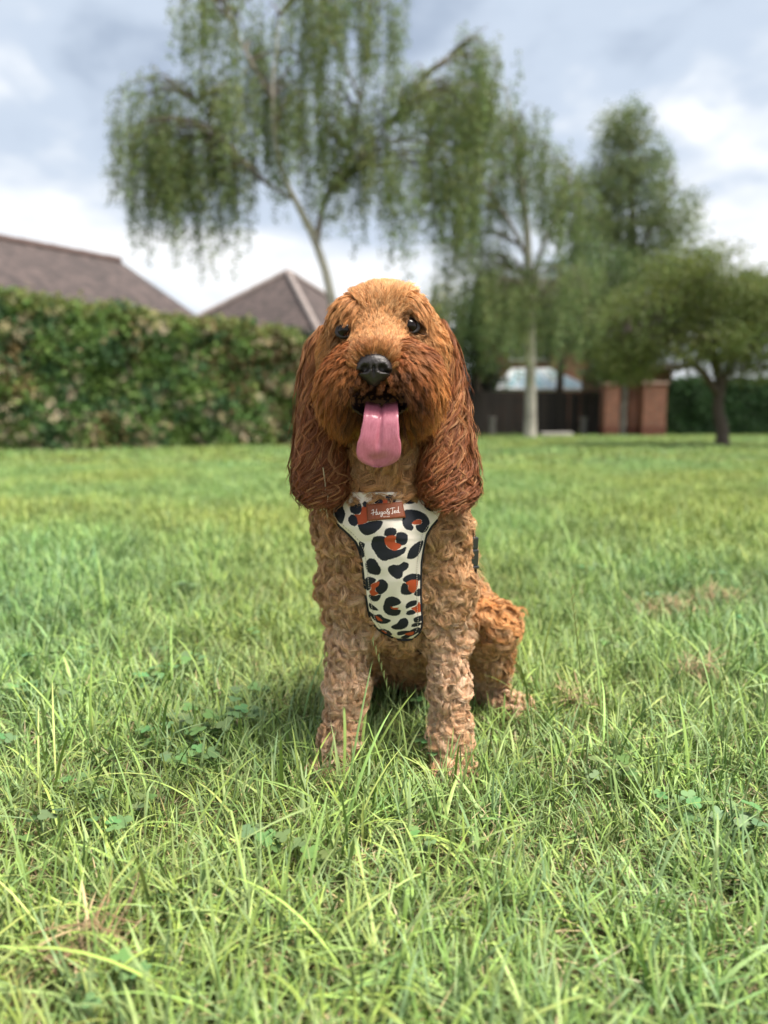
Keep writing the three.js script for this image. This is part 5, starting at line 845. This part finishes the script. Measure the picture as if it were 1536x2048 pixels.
  const cl = [0, 1, 2].map((k) => { const rr = mulberry(1500 + k), T = new Tris(800, 1600); for (let i = 0; i < 7; i++) { const a = rr() * 6.28, q = rr() * 0.03, h = rnd(rr, 0.016, 0.036), c = [0.105, 0.18, 0.06].map((v) => v * rnd(rr, 0.85, 1.2)), x = Math.cos(a) * q, z = Math.sin(a) * q, tilt = V(rnd(rr, -0.35, 0.35), 1, rnd(rr, -0.35, 0.35)).normalize(), t0 = rr() * 6.28, S = rnd(rr, 0.0032, 0.0056);
      bladeInto(T, V(x, 0, z), rr() * 6, 0.05, h, 0.0012, c, 3, 0.05, () => 0.5);
      for (let m = 0; m < 3; m++) { const an = t0 + m * 2.094, d = V(Math.cos(an), 0, Math.sin(an)); d.addScaledVector(tilt, -d.dot(tilt)).normalize(); const side = V(0, 0, 0).crossVectors(tilt, d), o = V(x, h, z), ring = []; for (let e = 0; e <= 8; e++) { const th = -2.5 + 5 * e / 8, rad = S * (1 - 0.12 * Math.exp(-th * th * 12)); ring.push(o.clone().addScaledVector(d, S * 0.95 + Math.cos(th) * rad * 0.95).addScaledVector(side, Math.sin(th) * rad * 0.85).addScaledVector(tilt, 0.12 * Math.abs(Math.sin(th)) * S)); } const c0 = T.vert(o.x, o.y, o.z, tilt.x, tilt.y, tilt.z, c); let pv = -1; for (const q2 of ring) { const v = T.vert(q2.x, q2.y, q2.z, tilt.x, tilt.y, tilt.z, c); if (pv >= 0) T.tri(c0, pv, v); pv = v; } } }
    return fixWinding(T.build()); });
  const clover = sow(cl, 0.5, 2.2, 170, 0.3, 1, 'clover', (x, z) => n2(x * 3.2 + 70, z * 3.2) > 0.25);
  put(cl, clover, 'clover');
  // straw-coloured clippings lying on the lawn
  for (const [x, y, s, lab] of [[1345, 1228, 0.085, 'heap of dry brown clippings on the lawn beyond the long blades'], [1425, 1205, 0.075, 'smaller dry brown clump of clippings beside the larger heap'], [1395, 1355, 0.032, 'thin scrap of dry grass lying closer to the dog than the heaps'], [1150, 1422, 0.02, 'tuft of dry straw beside the hind paw of the dog'], [185, 1925, 0.022, 'patch of dry brown thatch among green blades and clover']]) {
    const D = groundD(y), p = A(x, y, D), rr = mulberry(x), T = new Tris(4000, 9000); p.y = groundY(p.x, p.z);
    for (let k = 0; k < s * 4200; k++) { const a = rr() * 6.283, q = Math.sqrt(rr()) * s, c = rr() < 0.35 ? [0.26, 0.17, 0.085] : [0.44, 0.33, 0.18], g = rnd(rr, 0.6, 1.15); bladeInto(T, V(Math.cos(a) * q, rnd(rr, 0.012, 0.05) * (1 - q / s * 0.6), Math.sin(a) * q * 0.8), rr() * 6.283, rnd(rr, 0.9, 1.9), rnd(rr, 0.02, 0.06), rnd(rr, 0.0012, 0.003), c.map((v) => v * g), 4, rnd(rr, -0.8, 0.8), rr); }
    const t = thing('dry_clippings', p, lab, 'clippings', 'dry clippings on the lawn'); part('dry_blades', fixWinding(T.build()), grassMat, t, 'stuff');
  }
}
renderer.render(scene, camera);
